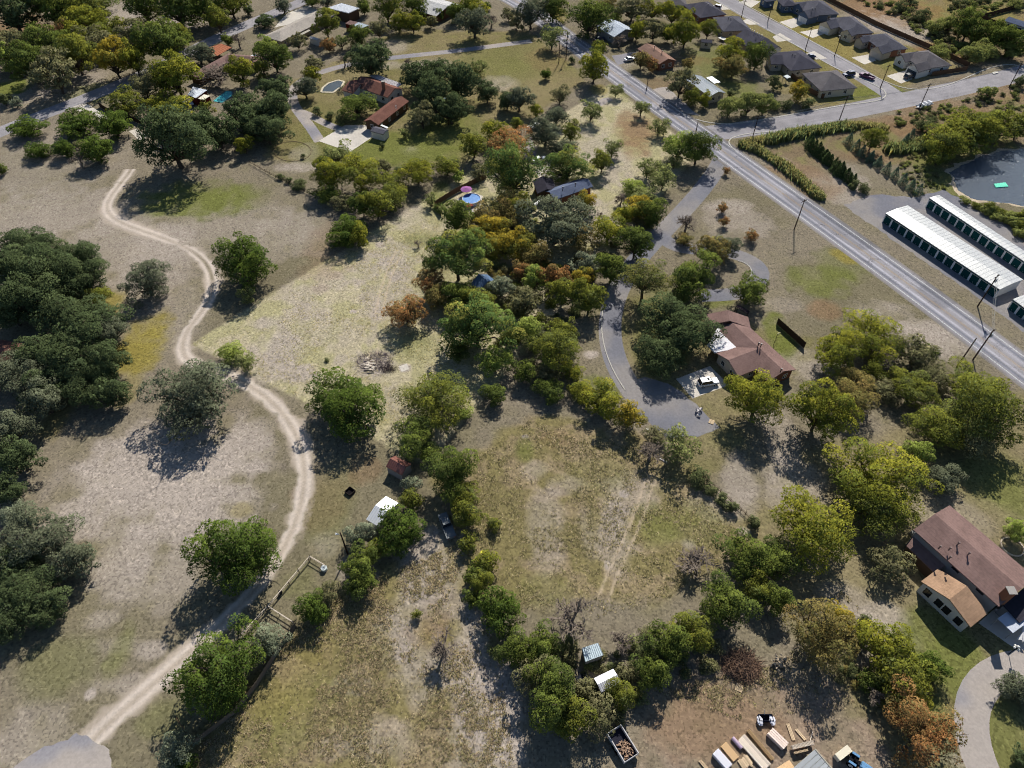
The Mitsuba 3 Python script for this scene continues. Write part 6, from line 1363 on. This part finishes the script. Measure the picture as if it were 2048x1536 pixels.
# scrub and cane: too many to count
rg = np.random.default_rng(21)
def cane(key, label, line, width, h, n, cols, seed):
    """A belt of tall cane: one mesh of many thin upright leaves."""
    rg = np.random.default_rng(seed); l = smooth_line(line, 1.0); i = rg.integers(0, len(l), n); p = l[i] + rg.normal(size=(n, 2)) * width * .33
    hh = h * rg.uniform(.5, 1.1, n) * (.55 + .9 * meshkit.fbm(np.c_[p * .22, 0 * p[:, :1] + seed], 3)); a = rg.random(n) * 6.283; w = rg.uniform(.09, .2, n); lean = rg.normal(size=(n, 2)) * .28 * h * .5
    b = np.c_[p, np.zeros(n)]; s = np.c_[np.cos(a) * w, np.sin(a) * w, 0 * a]; m = b + np.c_[lean * .35, hh * .6]; t = b + np.c_[lean, hh]
    v = np.stack([b - s, b + s, m + s, m - s, t], 1).reshape(-1, 3); k = np.arange(n) * 5
    f = np.vstack([np.stack([k, k + 1, k + 2], 1), np.stack([k, k + 2, k + 3], 1), np.stack([k + 3, k + 2, k + 4], 1)])
    c = np.array(cols)[rg.integers(0, len(cols), n)] * rg.uniform(.7, 1.3, (n, 1))
    k = numbered(key); labels[k] = {'label': label, 'category': 'tall grass', 'kind': 'stuff'}; nr = np.repeat(np.array([0, 0, 1.]) + .5 * rg.normal(size=(n, 3)), 5, 0); nr /= np.linalg.norm(nr, axis=1, keepdims=True)
    scene[k] = {'type': 'ply', 'filename': meshkit.write_ply((v, f), False, None, np.repeat(c, 5, 0), normals=nr), 'face_normals': False, 'bsdf': {'type': 'ref', 'id': 'matte'}}
YC = [(.30, .26, .08), (.23, .23, .08), (.33, .28, .11)]; GC = [(.15, .19, .07), (.22, .25, .09), (.12, .16, .06)]
cane('tall_cane', 'belt of tall green and yellow cane along the side street', [(1537, 283), (1580, 274), (1620, 266), (1660, 260), (1700, 257)], 3.0, 2.4, 8000, YC[:1] + GC, 1)
cane('tall_cane', 'bright yellow cane belt at the right end of the street cane', [(1690, 256), (1720, 253), (1738, 254), (1765, 262)], 2.2, 2.0, 3000, YC, 2)
cane('tall_cane', 'yellow cane belt along the main road verge', [(1484, 293), (1510, 299), (1540, 318), (1570, 340), (1600, 362), (1625, 384), (1637, 396)], 2.4, 1.9, 6500, YC + GC[:1], 3)
cane('tall_cane', 'yellow cane filling the corner above the main road', [(1490, 292), (1515, 287), (1545, 284)], 2.4, 1.9, 2400, YC, 4)
cane('tall_cane', 'short green cane belt left of the pond trees', [(1783, 303), (1805, 300), (1830, 296), (1855, 292)], 3.0, 2.6, 4200, GC + YC[:1], 5)
def scatter(key, label, pts, n, kinds, r, seed, cat='scrub'):
    rg = np.random.default_rng(seed); q = Polygon([at(*p)[:2] for p in pts]); x0, y0, x1, y1 = q.bounds; i = 0
    labels[key] = {'label': label, 'category': cat, 'kind': 'stuff'}
    while i < n:
        p = rg.uniform((x0, y0), (x1, y1))
        if not q.contains(Point(*p)) or meshkit.fbm([p[0] * .05, p[1] * .05, seed], 2) < .42: continue
        i += 1; s = rg.uniform(*r); g = prototype(kinds[rg.integers(len(kinds))], 'S', 0)
        scene[f'{key}__{i:03d}'] = {'type': 'instance', 'shapegroup': {'type': 'ref', 'id': g}, 'to_world': T4().translate([float(p[0]), float(p[1]), -.1]).rotate([0, 0, 1], float(rg.uniform(0, 360))).scale([s, s, s * float(rg.uniform(.6, 1))])}
scatter('slope_scrub', 'rough olive-green and brown scrub covering the slope in the upper right', [(1690, -10), (1800, 45), (1870, 90), (1940, 125), (2060, 110), (2060, 70), (1960, 45), (2060, -10)], 260, ['shruby', 'shrub', 'drab', 'shruby'], (.6, 1.9), 2)
scatter('pond_scrub', 'rough scrub on the slope between the side street and the pond', [(1780, 225), (1900, 205), (2060, 165), (2060, 240), (1900, 235), (1840, 255), (1770, 255)], 90, ['shruby', 'shrub', 'drab'], (.5, 1.3), 3)
scatter('bank_scrub', 'green scrub along the pond edge and behind the storage rows', [(1890, 392), (1925, 402), (2000, 445), (2060, 490), (2060, 440), (1990, 424), (1930, 406)], 80, ['shruby', 'elm', 'shruby'], (.8, 1.9), 4)
scatter('shore_scrub', 'low weeds on the pond bank beside the spruces', [(1770, 290), (1860, 320), (1890, 380), (1830, 395), (1800, 340)], 60, ['shruby', 'shruby', 'drab'], (.4, .9), 5)
scatter('hedgerow_undergrowth', 'dark brushy undergrowth below the boundary hedgerow', [(1300, 400), (1330, 420), (1150, 640), (1060, 780), (1030, 760), (1130, 600)], 70, ['shrub', 'drab'], (.7, 1.6), 6)
scatter('lot_undergrowth', 'dark brushy undergrowth below the autumn wood of the lot', [(915, 480), (985, 440), (1080, 440), (1230, 430), (1290, 420), (1150, 560), (1060, 690), (1000, 700), (920, 590)], 120, ['shrub', 'drab', 'brown', 'elm'], (.8, 2.0), 9)
scatter('yard_undergrowth', 'brushy undergrowth along the hedgerow above the building yard', [(1010, 1250), (1200, 1300), (1420, 1230), (1560, 1130), (1640, 1180), (1560, 1300), (1320, 1370), (1250, 1450), (1080, 1430)], 90, ['shrub', 'drab', 'drab', 'mesq'], (.5, 1.5), 7)
scatter('row_undergrowth', 'brushy undergrowth in the tree row below the two-storey house', [(1580, 1250), (1720, 1230), (1850, 1330), (1900, 1480), (1800, 1440), (1640, 1340)], 50, ['shrub', 'drab', 'brown'], (.5, 1.3), 8)
# grass tufts and weeds of the near fields
def tufts(key, label, pts, n, h, cols, seed, hole=.40):
    rg = np.random.default_rng(seed); q = Polygon([at(*p)[:2] for p in pts]).buffer(0); x0, y0, x1, y1 = q.bounds
    p = rg.uniform((x0, y0), (x1, y1), (n * 3, 2)); import shapely
    p = p[shapely.contains_xy(q, p[:, 0], p[:, 1])]; keep = rg.random(len(p)) < np.clip((meshkit.fbm(np.c_[p * .12, np.full(len(p), seed)], 3) - hole + .06) * 5, .06, 1) * np.clip(meshkit.fbm(np.c_[p * .9, np.full(len(p), 3.)], 2) * 3 - .9, .1, 1); p = p[keep][:n]; n = len(p)
    k = 4; pp = np.repeat(p, k, 0) + rg.normal(size=(n * k, 2)) * .12; N = len(pp); a = rg.random(N) * 6.283; L = h * rg.uniform(.5, 1.3, N); o = np.c_[np.cos(a), np.sin(a)]
    b = np.c_[pp, np.zeros(N)]; s = np.c_[-o[:, 1], o[:, 0], 0 * a] * .055; t = b + np.c_[o * L[:, None] * .75, L]
    v = np.stack([b - s, b + s, t], 1).reshape(-1, 3); f = np.arange(3 * N).reshape(-1, 3)
    c = np.repeat(np.array(cols)[rg.integers(0, len(cols), n)] * rg.uniform(.7, 1.25, (n, 1)), k, 0)
    labels[key] = {'label': label, 'category': 'grass', 'kind': 'stuff'}; nr = np.repeat(np.array([0, 0, 1.]) + .45 * rg.normal(size=(N, 3)), 3, 0); nr /= np.linalg.norm(nr, axis=1, keepdims=True)
    scene[key] = {'type': 'ply', 'filename': meshkit.write_ply((v, f), False, None, np.repeat(c, 3, 0), normals=nr), 'face_normals': False, 'bsdf': {'type': 'ref', 'id': 'matte'}}
TC = [lin(160, 144, 112), lin(142, 132, 92), lin(178, 162, 130), lin(128, 122, 84), lin(152, 132, 106)]
tufts('rough_grass', 'rough dry grass tufts of the lower field', [(650, 1200), (910, 1090), (980, 1190), (1010, 1400), (1040, 1590), (330, 1590), (430, 1450)], 26000, .26, TC, 11)
tufts('field_grass', 'rough olive grass tufts of the middle field', [(890, 960), (1060, 840), (1290, 900), (1500, 1080), (1330, 1200), (1180, 1240), (970, 1200)], 15000, .22, TC[1:4], 12)
tufts('lot_grass', 'short grass tufts coloured pale to match the painted brightening of the lot', [(382, 690), (850, 925), (1000, 750), (1080, 640), (880, 520), (880, 430), (700, 500)], 16000, .16, [lin(176, 164, 116), lin(160, 152, 98), lin(190, 176, 134)], 13)
tufts('yard_weeds', 'dry weeds between the hedgerows on the right', [(1300, 1380), (1560, 1330), (1680, 1180), (1800, 1290), (1860, 1420), (1700, 1430), (1480, 1440)], 12000, .26, TC, 14, .44)
